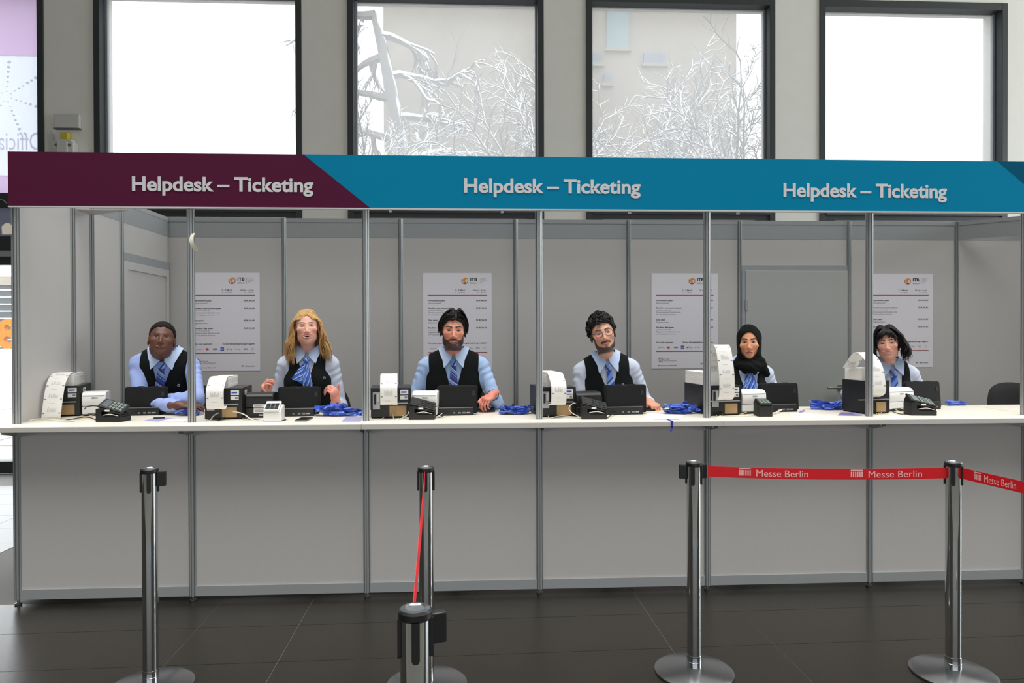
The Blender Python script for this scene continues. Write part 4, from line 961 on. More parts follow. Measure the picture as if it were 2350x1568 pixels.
flat('badge_pouch', [(784, 968), (796, 957), (831, 957), (828, 968)], 'clear violet badge pouch in front of the second lanyard heap', 'badge pouch', CLR, 0.001, 0.002)
flat('sheet_of_paper', [(1475, 961), (1487, 950), (1562, 952), (1545, 963)], 'loose white sheet under the lanyards by the man in glasses', 'paper', PAPER)
flat('sheet_of_paper', [(1500, 963), (1512, 954), (1570, 955), (1560, 964)], 'second white sheet fanned out by the man in glasses', 'paper', PAPER, 0.0018)
flat('sheet_of_paper', [(1811, 953), (1818, 948), (1880, 952), (1902, 959), (1830, 960)], 'white sheet lying before the tablet of the woman in a headscarf', 'paper', PAPER)
flat('badge_card', [(1922, 954), (1930, 947), (1952, 948), (1972, 955)], 'violet badge card beside the post near the last printer', 'badge card', CARD)
flat('sheet_of_paper', [(1968, 955), (1950, 948), (1962, 947), (1980, 954)], 'thin dark-edged leaflet by the last printer', 'leaflet', VIOL, 0.0016)
flat('foil_wrapper', [(1833, 950), (1846, 945), (1848, 942), (1836, 946)], 'small crumpled violet wrapper beside the tablet of the woman in a headscarf', 'wrapper', mat('violet_foil', (150, 140, 190), .3), 0.001, 0.006)
a = atz(675, 968, ZC); ph = tag(empty('mobile_phone', (a[0], a[1], ZC), -0.03), 'black mobile phone lying face up before the blonde woman', 'phone')
MB().box(0, 0.072, 0, 0.145, 0, 0.009).build('case', STEEL, ph, bevel=0.003); MB().box(0.003, 0.069, 0.003, 0.142, 0.009, 0.0096).build('screen', mat('phone_glass', (24, 24, 28), .08), ph)
a = atz(392, 958, ZC)
flat('pen', [(352, 962), (353, 961), (378, 960), (378, 961)], 'thin dark pen on the leaflets of the close-cropped man', 'pen', BLACKP, 0.002, 0.006)

# ---- high black chairs
FABR = mat('black_upholstery', (19, 20, 20), 0.9, bump=(600, .3, .001))
def make_chair():
    C = empty('counter_chair')
    n = 9; G = np.zeros((n, 11, 3))
    def pad(name, w, d0, d1, th, fn, m):
        ag = []
        for iu in range(13):
            for iv in range(13):
                u, v = -1+2*iu/12., -1+2*iv/12.; e = (1-abs(u)**5)*(1-abs(v)**5)
                ag.append((u, v, max(e, 0)**0.4))
        mb = MB(); top = [fn(u, v, th*0.5*e) for u, v, e in ag]; bot = [fn(u, v, -th*0.5*e) for u, v, e in ag]
        f = [(i*13+j, i*13+j+1, (i+1)*13+j+1, (i+1)*13+j) for i in range(12) for j in range(12)]
        mb.add(top+bot, f+[tuple(x+169 for x in q[::-1]) for q in f]); return mb.build(name, m, C, smooth=60)
    pad('seat', 0, 0, 0, .10, lambda u, v, t: (0.26*u*math.sqrt(1-.4*v*v), 0.25*v*math.sqrt(1-.4*u*u), 0.70+t), FABR)
    def back(u, v, t):
        x = 0.250*u*math.sqrt(1-.36*v*v); z = 0.975+0.195*v*math.sqrt(1-.36*u*u)
        return (x, 0.26-0.07*u*u+0.03*v-t, z)
    pad('backrest', 0, 0, 0, .06, back, FABR)
    MB().tube([(0, 0.10, 0.64), (0, 0.30, 0.66), (0, 0.315, 0.80), (0, 0.305, 0.95)], 0.018, 8).build('back_spine', BLACKP, C, smooth=60)
    MB().tube([(0, 0, 0.10), (0, 0, 0.36)], 0.028, 12).tube([(0, 0, 0.36), (0, 0, 0.66)], 0.016, 12).build('gas_column', STEEL, C, smooth=60)
    MB().tube([(0.2*math.cos(t), 0.2*math.sin(t), 0.30) for t in np.linspace(0, 2*math.pi, 25)], 0.010, 8).tube([(0, 0, 0.3), (0.2, 0, 0.3)], 0.007, 6).tube([(0, 0, 0.3), (-0.2, 0, 0.3)], 0.007, 6).build('foot_ring', STEEL, C, smooth=60)
    for k in range(5):
        a = 2*math.pi*k/5+0.3
        l = MB().tube([(0, 0, 0.10), (0.16*math.cos(a), 0.16*math.sin(a), 0.085), (0.29*math.cos(a), 0.29*math.sin(a), 0.06)], [0.026, 0.02, 0.014], 8).build('base_leg', BLACKP, C, smooth=60)
        MB().lathe([(0.02, 0), (0.024, 0.01), (0.024, 0.035), (0.012, 0.05)], 12, (0.29*math.cos(a), 0.29*math.sin(a), 0.0)).build('glide', BLACKP, l, smooth=60)
    return C
chair = make_chair()
# ================================================================== queue barrier
REDB = mat('red_belt_webbing', (214, 0, 22), 0.55, bump=(900, .15, .0004)); PINKW = mat('pale_belt_print', (246, 190, 190), 0.6)
HS = 0.960
def make_stanchion():
    S = empty('queue_stanchion')
    MB().lathe([(0.172, 0.0), (0.176, 0.004), (0.176, 0.010), (0.160, 0.018), (0.06, 0.026), (0.040, 0.030)], 48).build('base', CHROMEB, S, smooth=30)
    MB().lathe([(0.0335, 0.028), (0.0335, 0.055), (0.0330, 0.0555), (0.0330, 0.083), (0.0322, 0.084)], 32).build('collar', CHROME, S, smooth=30)
    MB().lathe([(0.0317, 0.084), (0.0317, HS-0.02)], 32).build('tube', CHROME, S, smooth=30)
    hd = MB().lathe([(0.0325, HS-0.022), (0.036, HS-0.018), (0.036, HS-0.006), (0.033, HS-0.002)], 32).build('head_ring', BLACKP, S, smooth=30)
    MB().lathe([(0.031, HS-0.004), (0.031, HS-0.001), (0.022, HS+0.0005), (0.020, HS-0.0015), (0.004, HS-0.001)], 32).build('top_cap', CHROMEB, hd, smooth=30)
    for k in range(4):                                   # black belt receivers round the head
        a = math.pi/2*k; c, s = math.cos(a), math.sin(a)
        rot = lambda x, y, z: (x*c-y*s, x*s+y*c, z)
        m = MB(); pts = []
        for z0, z1, w_, t0, t1 in ((HS-0.105, HS-0.020, 0.0085, 0.030, 0.0375),):
            prof = [(-w_, z0+0.008), (-w_*0.7, z0+0.002), (0, z0), (w_*0.7, z0+0.002), (w_, z0+0.008), (w_, z1), (-w_, z1)]
            v = [rot(t0, p[0], p[1]) for p in prof]+[rot(t1, p[0], p[1]) for p in prof]; n = 7
            m.add(v, [tuple(range(n))[::-1], tuple(range(n, 2*n))]+[(i, (i+1) % n, n+(i+1) % n, n+i) for i in range(n)])
        m.build('belt_slot', BLACKS, hd)
    return S
def cassette(S, ang, out=0.036):
    """black belt end holder sticking out of the head"""
    c, s = math.cos(ang), math.sin(ang); rot = lambda x, y, z: (x*c-y*s, x*s+y*c, z)
    v = [rot(x, y, z) for z in (HS-0.080, HS-0.016) for y in (-0.011, 0.011) for x in (0.030, 0.030+out)]
    return MB().add(v, [(0, 2, 3, 1), (4, 5, 7, 6), (0, 1, 5, 4), (2, 6, 7, 3), (0, 4, 6, 2), (1, 3, 7, 5)]).build('belt_holder', BLACKP, S, bevel=0.003)
sp0 = make_stanchion()
SPOTS = [((1.213, -1.015), 0.35, 'chrome queue stanchion in front of the close-cropped man, without a belt', [0.2]),
         ((2.412, -1.062), 0.0, 'chrome queue stanchion in the middle, just behind the nearest one', []),
         ((3.615, -1.008), -0.42, 'chrome queue stanchion where the straight red belt starts, beside a post', [math.pi-0.25, 0.30]),
         ((4.772, -1.090), 0.95, 'chrome queue stanchion where two red belts meet', []),
         ((2.506, -2.650), 0.10, 'nearest chrome queue stanchion, cut off by the picture edge', [0.35])]
CS = []
for k, (p, rz, lab, cs) in enumerate(SPOTS):
    o = sp0 if k == 0 else copy_tree(sp0)
    o.location = (p[0], p[1], 0); o.rotation_euler = (0, 0, rz); tag(o, lab, 'stanchion', 'queue stanchions before the counter')
    CS.append((o, [a-rz for a in cs]))
def belt(p0, p1, z0, z1, sag, label, prints, half=0.0245, twist=0.0):
    p0 = np.array(p0, float); p1 = np.array(p1, float); n = 25; o = empty('barrier_belt', (p0[0], p0[1], 0)); tag(o, label, 'belt', 'red barrier belts')
    d = p1-p0; L = np.linalg.norm(d); e = d/L; nr = np.array([e[1], -e[0]])
    if nr[1] > 0: nr = -nr
    def pt(t, h, off=0.0):
        z = z0+(z1-z0)*t-sag*4*t*(1-t); tw = twist*math.sin(math.pi*t)
        q = d*t+nr*(off+h*math.sin(tw)); return (q[0], q[1], z+h*math.cos(tw))
    G = np.array([[pt(t, h) for h in (-half, half)] for t in np.linspace(0, 1, n)])
    st = MB().sheet(G, 0.0012).build('webbing', REDB, o, smooth=60)
    for t0, t1, hgt, w_ in prints:
        def warp(mb):
            mb.v = [pt(v[0], v[2], 0.0014) for v in mb.v]; return mb
        k0 = (t1-t0)
        lg = MB(); a = t0; b = t0+k0*0.18
        for q in range(6):
            xa = a+(b-a)*q/6.0; lg.add([(xa, 0, -hgt*0.55), (xa+(b-a)*0.10, 0, -hgt*0.55), (xa+(b-a)*0.10, 0, hgt*0.50), (xa, 0, hgt*0.50)], [(0, 1, 2, 3)])
        lg.add([(a, 0, hgt*0.66), (b-(b-a)*.06, 0, hgt*0.66), (b-(b-a)*.06, 0, hgt*0.86), (a, 0, hgt*0.86)], [(0, 1, 2, 3)])
        warp(lg).build('column_logo', PINKW, st, kind='stuff')
        warp(MB().text('Messe Berlin', (t0+k0*0.25, 0, -hgt*0.62), hgt*1.22, k0*0.75, res=4)).build('lettering', PINKW, st)
    return o
ZBELT = HS-0.052
pa, pb = np.array([3.615, -1.008])+np.array([0.066, 0.005]), np.array([4.772, -1.090])+np.array([-0.032, 0.002])
def tt(u):  # picture column -> fraction along the straight belt
    q = at(u, 1080, -1.05); return (q[0]-pa[0])/(pb[0]-pa[0])
belt(pa, pb, ZBELT+0.004, ZBELT, 0.010, 'straight red barrier belt printed twice with white lettering', [(tt(1703), tt(1857), 0.0240, 0), (tt(1951), tt(2106), 0.0240, 0)])
# the second belt runs towards the viewer's side of the hall, out of the picture
pc = np.array([4.772, -1.090])+np.array([0.024, -0.028]); pd_ = atz(2460, 1148, ZBELT-0.01)[:2]
dd = (pd_-pc)/np.linalg.norm(pd_-pc); pd2 = pc+dd*1.45
def tt2(u, v):
    q = atz(u, v, ZBELT-0.01)[:2]; return float(np.dot(q-pc, dd)/1.45)
belt(pc, pd2, ZBELT+0.002, ZBELT, 0.006, 'red barrier belt leaving the picture beyond the last stanchion', [(tt2(2237, 1099), tt2(2237, 1099)+(tt2(2331, 1128)-tt2(2237, 1099))*.8, 0.0240, 0)])
o = copy_tree(sp0); o.location = (pd2[0]+dd[0]*0.035, pd2[1]+dd[1]*0.035, 0); tag(o, 'chrome queue stanchion outside the picture holding the far belt end', 'stanchion', 'queue stanchions before the counter')
for o, cs in CS:
    for a in cs: cassette(o, a)
pe, pf = np.array([2.412, -1.062])+np.array([-0.002, -0.036]), np.array([2.506, -2.650])+np.array([-0.010, 0.034])
belt(pe, pf, ZBELT+0.012, ZBELT-0.004, 0.012, 'red barrier belt seen edge-on between the two middle stanchions', [], twist=0.07)
# ================================================================== people
def smin(a, b, k):
    h = np.clip(0.5+0.5*(b-a)/k, 0, 1); return b+(a-b)*h-k*h*(1-h)
def smax(a, b, k): return -smin(-a, -b, k)
def e_ell(x, y, z, c, r):
    X, Y, Z = (x-c[0])/r[0], (y-c[1])/r[1], (z-c[2])/r[2]
    k0 = np.sqrt(X*X+Y*Y+Z*Z)+1e-9; k1 = np.sqrt((X/r[0])**2+(Y/r[1])**2+(Z/r[2])**2)+1e-9
    return k0*(k0-1)/k1
def e_cone(x, y, z, a, b, ra, rb):
    d = np.array(b, float)-np.array(a, float); L2 = float(d@d)+1e-12
    px, py, pz = x-a[0], y-a[1], z-a[2]
    t = np.clip((px*d[0]+py*d[1]+pz*d[2])/L2, 0, 1)
    return np.sqrt((px-t*d[0])**2+(py-t*d[1])**2+(pz-t*d[2])**2)-(ra+(rb-ra)*t)

class Frame:
    def __init__(s, o, M=None, sc=1.0): s.o = np.array(o, float); s.M = np.eye(3) if M is None else M; s.sc = sc
    def w(s, p): return s.o+s.M@(np.array(p, float)*s.sc)
    def W(s, P): return s.o+(np.asarray(P, float)*s.sc)@s.M.T
    def L(s, P): return ((np.asarray(P, float)-s.o)@s.M)/s.sc
def rot(yaw=0, pitch=0, roll=0):
    """yaw about z, pitch about x (positive looks up), roll about the view axis; degrees"""
    a, b, c = map(math.radians, (yaw, pitch, roll))
    Rz = np.array([[math.cos(a), -math.sin(a), 0], [math.sin(a), math.cos(a), 0], [0, 0, 1]])
    Rx = np.array([[1, 0, 0], [0, math.cos(b), math.sin(b)], [0, -math.sin(b), math.cos(b)]])
    Ry = np.array([[math.cos(c), 0, math.sin(c)], [0, 1, 0], [-math.sin(c), 0, math.cos(c)]])
    return Rz@Rx@Ry

class Field:
    def __init__(s, xs, ys, zs):
        s.ax = [np.asarray(a, np.float32) for a in (xs, ys, zs)]; s.f = np.full([len(a) for a in s.ax], 1.0, np.float32)
    def sub(s, lo, hi):
        sl = tuple(slice(max(0, int(np.searchsorted(a, l))-1), int(np.searchsorted(a, h))+1) for a, l, h in zip(s.ax, lo, hi))
        return sl, s.ax[0][sl[0]][:, None, None], s.ax[1][sl[1]][None, :, None], s.ax[2][sl[2]][None, None, :]
    def prim(s, fr, kind, k, cut, *p):
        """primitive in a local frame, smoothly joined or cut"""
        if kind == 'ell': c, r = p; ws = [fr.w(c)]; rad = max(r)*fr.sc
        else: ws = [fr.w(p[0]), fr.w(p[1])]; rad = max(p[2], p[3])*fr.sc
        m = rad+k*fr.sc+0.012; lo = np.min(ws, 0)-m; hi = np.max(ws, 0)+m
        sl, X, Y, Z = s.sub(lo, hi)
        if any(q.start >= q.stop for q in sl): return
        dx, dy, dz = X-fr.o[0], Y-fr.o[1], Z-fr.o[2]; M = fr.M
        x, y, z = [(dx*M[0, i]+dy*M[1, i]+dz*M[2, i])/fr.sc for i in range(3)]
        d = (e_ell(x, y, z, *p) if kind == 'ell' else e_cone(x, y, z, *p))*fr.sc
        s.f[sl] = smax(s.f[sl], -d, k*fr.sc) if cut else smin(s.f[sl], d, k*fr.sc)
    def func(s, fr, lo, hi, fn):
        """f <- fn(f, x, y, z) over a local box"""
        cs = np.array([fr.w((a, b, c)) for a in (lo[0], hi[0]) for b in (lo[1], hi[1]) for c in (lo[2], hi[2])])
        sl, X, Y, Z = s.sub(cs.min(0), cs.max(0)); dx, dy, dz = X-fr.o[0], Y-fr.o[1], Z-fr.o[2]; M = fr.M
        x, y, z = [(dx*M[0, i]+dy*M[1, i]+dz*M[2, i])/fr.sc for i in range(3)]
        s.f[sl] = fn(s.f[sl], x, y, z)
    def mesh(s):
        f = s.f.copy(); f[[0, -1]] = 1; f[:, [0, -1]] = 1; f[:, :, [0, -1]] = 1
        ins = f < 0
        nx, ny, nz = f.shape
        cnt = np.zeros((nx-1, ny-1, nz-1), np.int8)
        for i in (0, 1):
            for j in (0, 1):
                for k in (0, 1): cnt += ins[i:nx-1+i, j:ny-1+j, k:nz-1+k]
        act = (cnt > 0) & (cnt < 8); I, J, K = np.nonzero(act); n = len(I)
        vid = np.full(act.shape, -1, np.int32); vid[I, J, K] = np.arange(n)
        cor = [(a, b, c) for a in (0, 1) for b in (0, 1) for c in (0, 1)]
        V = {c: f[I+c[0], J+c[1], K+c[2]] for c in cor}
        acc = np.zeros((n, 3)); num = np.zeros(n)
        xs, ys, zs = s.ax
        for a in cor:
            for ax in range(3):
                if a[ax]: continue
                b = list(a); b[ax] = 1; b = tuple(b); fa, fb = V[a], V[b]; cr = (fa < 0) != (fb < 0)
                t = np.where(cr, fa/(fa-fb+1e-20), 0)
                P = np.stack([xs[I+a[0]], ys[J+a[1]], zs[K+a[2]]], 1).astype(float)
                Q = np.stack([xs[I+b[0]], ys[J+b[1]], zs[K+b[2]]], 1)
                acc += np.where(cr[:, None], P+(Q-P)*t[:, None], 0); num += cr
        verts = acc/num[:, None]
        quads = []
        for ax in range(3):
            sl0 = [slice(None)]*3; sl1 = [slice(None)]*3; sl0[ax] = slice(0, -1); sl1[ax] = slice(1, None)
            a, b = ins[tuple(sl0)], ins[tuple(sl1)]; E = np.argwhere(a != b)
            fl = a[tuple(E.T)]
            o1, o2 = [(1, 2), (2, 0), (0, 1)][ax]
            ok = (E[:, o1] > 0) & (E[:, o2] > 0) & (E[:, o1] < f.shape[o1]-1) & (E[:, o2] < f.shape[o2]-1); E = E[ok]; fl = fl[ok]
            def cell(d1, d2):
                c = E.copy(); c[:, o1] -= d1; c[:, o2] -= d2; return vid[c[:, 0], c[:, 1], c[:, 2]]
            q = np.stack([cell(1, 1), cell(0, 1), cell(0, 0), cell(1, 0)], 1)
            q[~fl] = q[~fl][:, ::-1]; quads.append(q)
        Q = np.vstack(quads); Q = Q[(Q >= 0).all(1)]
        # one gentle smoothing pass
        A = np.zeros_like(verts); C = np.zeros(n)
        for i in range(4):
            for j in (1, 3):
                np.add.at(A, Q[:, i], verts[Q[:, (i+j) % 4]]); np.add.at(C, Q[:, i], 1)
        verts = verts*0.5+0.5*A/np.maximum(C, 1)[:, None]
        return verts, Q
def field_object(name, F, m, parent, origin, col=None, uv=None):
    V, Q = F.mesh(); me = bpy.data.meshes.new(name)
    me.vertices.add(len(V)); me.vertices.foreach_set('co', (V-np.array(origin)).astype(np.float32).ravel())
    me.loops.add(Q.size); me.loops.foreach_set('vertex_index', Q.astype(np.int32).ravel())
    me.polygons.add(len(Q)); me.polygons.foreach_set('loop_start', np.arange(0, Q.size, 4, dtype=np.int32))
    me.polygons.foreach_set('use_smooth', np.ones(len(Q), bool)); me.update(calc_edges=True); me.validate()
    me.materials.append(m)
    if col is not None:
        c = col(V); at_ = me.color_attributes.new('tint', 'FLOAT_COLOR', 'POINT')
        at_.data.foreach_set('color', np.hstack([c, np.ones((len(c), 1))]).astype(np.float32).ravel())
    if uv is not None:
        u = uv(V); L = me.uv_layers.new(name='UVMap'); vi = np.empty(len(me.loops), np.int32); me.loops.foreach_get('vertex_index', vi); L.data.foreach_set('uv', u[vi].astype(np.float32).ravel())
    o = bpy.data.objects.new(name, me); COL.objects.link(o); o.parent = parent; return o
def axis(lo, hi, coarse, fine):
    """grid line positions: coarse spacing, finer inside the given (lo, hi, step) ranges"""
    out = [lo]
    while out[-1] < hi:
        st = coarse
        for a, b, q in fine:
            if a <= out[-1] <= b: st = min(st, q)
        out.append(out[-1]+st)
    return np.array(out)

# ---- head shape, shared by body, hair cap and scarf
def head_prims(F, H, sp):
    mw, sm_, oh, zm = sp['mouth']            # half width, corner lift, half opening, height
    jw = sp.get('jaw', 1.0)
    P = lambda k, c, r, cut=False: F.prim(H, 'ell', k, cut, c, r)
    C = lambda k, a, b, ra, rb, cut=False: F.prim(H, 'cone', k, cut, a, b, ra, rb)
    P(.02, (0, .015, .035), (.076, .096, .086)); P(.03, (0, -.02, -.03), (.0635*jw, .075, .088))
    P(.03, (0, -.066, -.096), (.024*jw, .021, .019))
    for s in (-1, 1):
        P(.03, (s*.043*jw, -.012, -.068), (.018, .034, .028)); P(.02, (s*.043, -.060, -.022+sm_*.5), (.022, .019, .017))
    rg = sp.get('ridge', 1.0); C(.014, (-.030, -.076, .021), (.030, -.076, .021), .010*rg, .010*rg)
    for s in (-1, 1): P(.010, (s*.031, -.100, .003), (.018, .020, .0105), True)
    for s in (-1, 1): P(.003, (s*.031, -.0680, .0025), (.0150, .0135, .0130))
    nl = sp.get('nose', 1.0)
    nw = sp.get('nw', 1.0); C(.010, (0, -.083, .012), (0, -.096-.010*nl, -.031), .0062*nw, .0088*nw)
    P(.007, (0, -.098-.008*nl, -.036), (.0108*nw, .010, .0088))
    for s in (-1, 1): P(.006, (s*.0120*nw, -.092, -.0385), (.0080*nw, .010, .0070)); P(.003, (s*.0065, -.100, -.0475), (.0036, .006, .003), True)
    yl = lambda x: -.0915+9*x*x
    n = 6; xs_ = np.linspace(-mw, mw, n+1)
    up = lambda x: zm+sm_*(x/mw)**2+oh*(1-(x/mw)**2); lo = lambda x: zm+sm_*(x/mw)**2-oh*(1-(x/mw)**2)*1.15
    if oh > 0.0015:
        for x in np.linspace(-mw*.72, mw*.72, 7): P(.002, (x, yl(x)-.002, (up(x)+lo(x))/2), (mw*.22, .016, max((up(x)-lo(x))/2, .0012)), True)
    for a, b in zip(xs_[:-1], xs_[1:]):
        ra, rb = [.0022+.0024*(1-(x/mw)**2) for x in (a, b)]
        C(.003, (a, yl(a), up(a)+ra*.5), (b, yl(b), up(b)+rb*.5), ra, rb)
        ra, rb = [.0024+.0034*(1-(x/mw)**2) for x in (a, b)]
        C(.003, (a, yl(a)+.0005, lo(a)-ra*.6), (b, yl(b)+.0005, lo(b)-rb*.6), ra, rb)
    if not sp.get('noears'):
        for s in (-1, 1):
            P(.008, (s*.0785, .012, -.008), (.0085, .018, .031)); P(.004, (s*.0865, .006, -.004), (.006, .009, .017), True)
    if sp.get('beard') == 'full': P(.02, (0, -.066, -.100), (.034, .026, .024))

def head_color(q, sp):
    x, y, z = q[:, 0], q[:, 1], q[:, 2]; ax = np.abs(x); N = len(x)
    base = np.array(lin(sp['skin'])); c = np.tile(base, (N, 1))
    def mix(mask, col):
        nonlocal c
        m = np.clip(mask, 0, 1)[:, None]; c = c*(1-m)+np.array(lin(col))*m
    g = lambda d2, s: np.exp(-d2/(2*s*s))
    face = (y < -.02)
    mix(sp.get('blush_amt', .35)*face*g((ax-.044)**2+(z+.028)**2, .018), sp['blush'])
    mix(.30*face*g(x**2+(z+.036)**2, .011), sp['blush'])
    # scalp under the hair
    zl = np.interp(y, [-.09, -.07, -.045, -.02, .012, .03, .06, .1], [.082, .078, .055, .030, .028, -.02, -.075, -.08])
    if not sp.get('noscalp'): mix(np.clip((z-zl)/.004+.5, 0, 1)*.9, sp['hair'])
    ss = lambda t: np.clip(t, 0, 1)
    # beard
    bd = sp.get('beard')
    if bd:
        if bd == 'full':
            bl = np.interp(ax, [0, .012, .028, .04, .055, .066, .08], [-.0475, -.0475, -.050, -.058, -.046, -.012, .03])
            m = ss((bl-z)/.006+.4)*(y < .03)*ss((z+.131)/.010)
            m = m*np.where(ax > .03, 1, 1)
            am = .93
        else:       # moustache, chin strap and chin
            bl = np.interp(ax, [0, .02, .034, .046, .056, .066, .08], [-.088, -.090, -.080, -.074, -.058, -.01, .03])
            m = ss((bl-z)/.005+.5)*(y < .03)*ss((z+.129)/.010)
            mu = ss((.034-ax)/.004)*ss((-.0455-ax*.10-z)/.003)*ss((z+.063+ax*.16)/.003)
            gt = ss((.007-ax)/.003)*ss((z+.092)/.004)*ss((-.074-z)/.003)
            m = np.maximum(np.maximum(m, mu*.95), gt*.7); am = .9
        mix(m*am*(y < .03), sp['beardcol'])
    # lips and mouth
    mw, sm_, oh, zm = sp['mouth']; t = np.clip(1-(x/(mw*1.04))**2, 0, 1); inm = (ax < mw*1.04) & (y < -.055)
    mid = zm+sm_*(x/mw)**2; up = mid+oh*t; lo = mid-oh*t*1.15
    lipu = ss((up+.0062*t**.6-z)/.0016)*ss((z-up+.001)/.0016); lipl = ss((lo+.001-z)/.0016)*ss((z-lo+.0095*t**.6)/.0018)
    mix(np.where(inm, np.maximum(lipu, lipl)*(.75), 0), sp['lip'])
    if oh > .0015: mix(np.where((ax < mw*.98) & (y < -.045) & (z < up-.0006) & (z > lo+.0006) & (y > -.089+9*x*x), .95, 0), (58, 22, 22))
    else: mix(np.where(inm, ss(1.2-np.abs(z-mid)/.0013), 0)*.85, tuple(int(v*.35) for v in sp['lip']))
    # brows
    bz = sp.get('brow_z', .0235); bt = sp.get('brow_t', .0036)
    bc = bz+.0055*np.sin(np.clip((ax-.010)/.042, 0, 1)*2.2)-.004*np.clip((ax-.04)/.015, 0, 1); th = bt*np.interp(ax, [.008, .014, .035, .054], [.4, 1.1, 1.0, .25])
    mix(np.where((ax > .009) & (ax < .055) & face, ss((th-np.abs(z-bc))/.0014+.3), 0)*.95, sp['brow'])
    # eyes
    ex, ez, ew, eh = .031, .0025, .0145, sp.get('eye_h', .0048)
    u = (ax-ex)/ew; gz = z-ez-.0012*u; lim = eh*np.clip(1-u*u, 0, 1)**.7; on = (np.abs(u) < 1) & face & (y < -.05)
    vv = gz/(lim+1e-6)
    mix(np.where(on, ss((lim*1.0-np.abs(gz))/.0008+.5), 0), (150, 138, 132))
    dx = x-np.sign(x)*ex-sp.get('gaze', 0.0); ir = np.sqrt(dx*dx+(gz+.0004)**2); inside = on & (np.abs(gz) < lim)
    mix(np.where(inside, ss((.0068-ir)/.001+.5), 0), sp['iris']); mix(np.where(inside, ss((.0030-ir)/.001+.5), 0), (8, 8, 8))
    mix(np.where((np.abs(u) < 1.12) & face, ss(1.15-np.abs(gz-lim-.0006)/.0018), 0)*sp.get('lash', .8), (30, 20, 18))
    mix(np.where((np.abs(u) < 1.0) & face, ss(1.0-np.abs(gz+lim+.0004)/.0010), 0)*.4, tuple(int(v*.55) for v in sp['skin']))
    return c

FING = [(.030, (.046, .028, .022), .0088), (.010, (.050, .032, .024), .0090), (-.010, (.046, .030, .023), .0086), (-.029, (.036, .022, .019), .0076)]
def hand_prims(F, o, e1, e3, side, curl, thumb, sc=1.0, bend=(1, 1, 1, 1)):
    """hand from the wrist o along e1, palm facing e3; side=+1 puts the thumb on e3 x e1; curl in radians per joint"""
    e1 = np.array(e1, float); e1 /= np.linalg.norm(e1); e3 = np.array(e3, float); e3 -= e1*(e1@e3); e3 /= np.linalg.norm(e3)
    e2 = side*np.cross(e3, e1); M = np.stack([e1, e2, e3], 1); H = Frame(o, M if np.linalg.det(M) > 0 else M, sc)
    C = lambda k, a, b, ra, rb: F.prim(H, 'cone', k, False, a, b, ra, rb)
    F.prim(H, 'ell', .012, False, (.048, 0, 0), (.050, .040, .0165)); F.prim(H, 'ell', .012, False, (.062, .0, -.003), (.030, .041, .0145))
    F.prim(H, 'ell', .012, False, (.030, .022, .008), (.030, .020, .016)); C(.014, (-.04, 0, 0), (.02, 0, 0), .0265, .027)
    for (off, L, r), bd in zip(FING, bend):
        p = np.array([.084-abs(off-.005)*.25, off*.98, -.002]); a = 0.0; rr = r
        for j in range(3):
            a += curl[j]*bd; q = p+L[j]*np.array([math.cos(a), 0, math.sin(a)]); q[1] = p[1]+off*.03
            C(.0035, p, q, rr, rr*.92); rr *= .90; p = q
    p = np.array([.018, .030, .006]); th = [np.array(v, float) for v in thumb]
    for d, L, r0, r1 in ((th[0], .040, .0135, .0110), (th[1], .032, .0105, .0095), (th[2], .026, .0095, .0078)):
        q = p+L*d/np.linalg.norm(d); C(.006, p, q, r0, r1); p = q
    return H

def torso_d(x, y, z, sp):
    W = sp['sw']; dp = sp.get('deep', 1.0)
    d = e_ell(x, y, z, (0, .020, -.21), (W*.92, .108*dp, .22))
    d = smin(d, e_ell(x, y, z, (0, .025, -.085), (W*.85, .070, .065)), .05)
    d = smin(d, e_cone(x, y, z, (-W*.88, .025, -.078), (W*.88, .025, -.078), .043, .043), .05)
    for s in (-1, 1): d = smin(d, e_cone(x, y, z, (s*.02, .04, .000), (s*W*.75, .032, -.055), .048, .036), .03)
    d = smin(d, e_ell(x, y, z, (0, .01, -.43), (W*.84, .104*dp, .17)), .06)
    d = smin(d, e_ell(x, y, z, (0, .03, -.56), (W*.98, .12, .11)), .06)
    if sp.get('bust'):
        for s in (-1, 1): d = smin(d, e_ell(x, y, z, (s*.065, -.060, -.205), (.058, .045, .060)), .06)
    return d
def front_y(x, z, sp, off=0.0):
    """front surface of the chest (torso frame) at x, z"""
    x = np.asarray(x, float); z = np.asarray(z, float); lo = np.full(x.shape, -.30); hi = np.full(x.shape, .02)
    for _ in range(22):
        m = (lo+hi)/2; ins = torso_d(x, m, z, sp) < off; hi = np.where(ins, m, hi); lo = np.where(ins, lo, m)
    return (lo+hi)/2

SKIN = {}
VEST = mat('black_waistcoat_cloth', (13, 17, 18), 0.9, spec=.2, bump=(800, .2, .0006))
SHIRTS = {'blue': mat('light_blue_shirt', (158, 184, 222), 0.8, bump=(700, .1, .0004)), 'pale': mat('pale_blue_shirt', (194, 202, 220), 0.8, bump=(700, .1, .0004)), 'lilac': mat('periwinkle_shirt', (150, 168, 222), 0.8, bump=(700, .1, .0004))}
COLLAR = mat('pale_blue_collar', (186, 206, 240), 0.75)
TIE = stripes('striped_blue_tie', [((36, 56, 142), .34), ((150, 172, 222), .05), ((24, 34, 84), .12), ((96, 130, 200), .24), ((176, 192, 226), .06), ((24, 34, 84), .19)], 14.0, (0.75, 0.85, 0))
TIE2 = stripes('striped_blue_tie_reverse', [((30, 66, 152), .34), ((140, 172, 226), .20), ((26, 38, 92), .12), ((88, 130, 206), .34)], 12.0, (-0.8, 0.8, 0))
SCARF = stripes('striped_blue_neckerchief', [((38, 82, 178), .30), ((150, 178, 224), .16), ((20, 36, 96), .10), ((76, 124, 206), .26), ((196, 208, 232), .06), ((28, 56, 140), .12)], 17.0, (0.9, 0.6, 0))
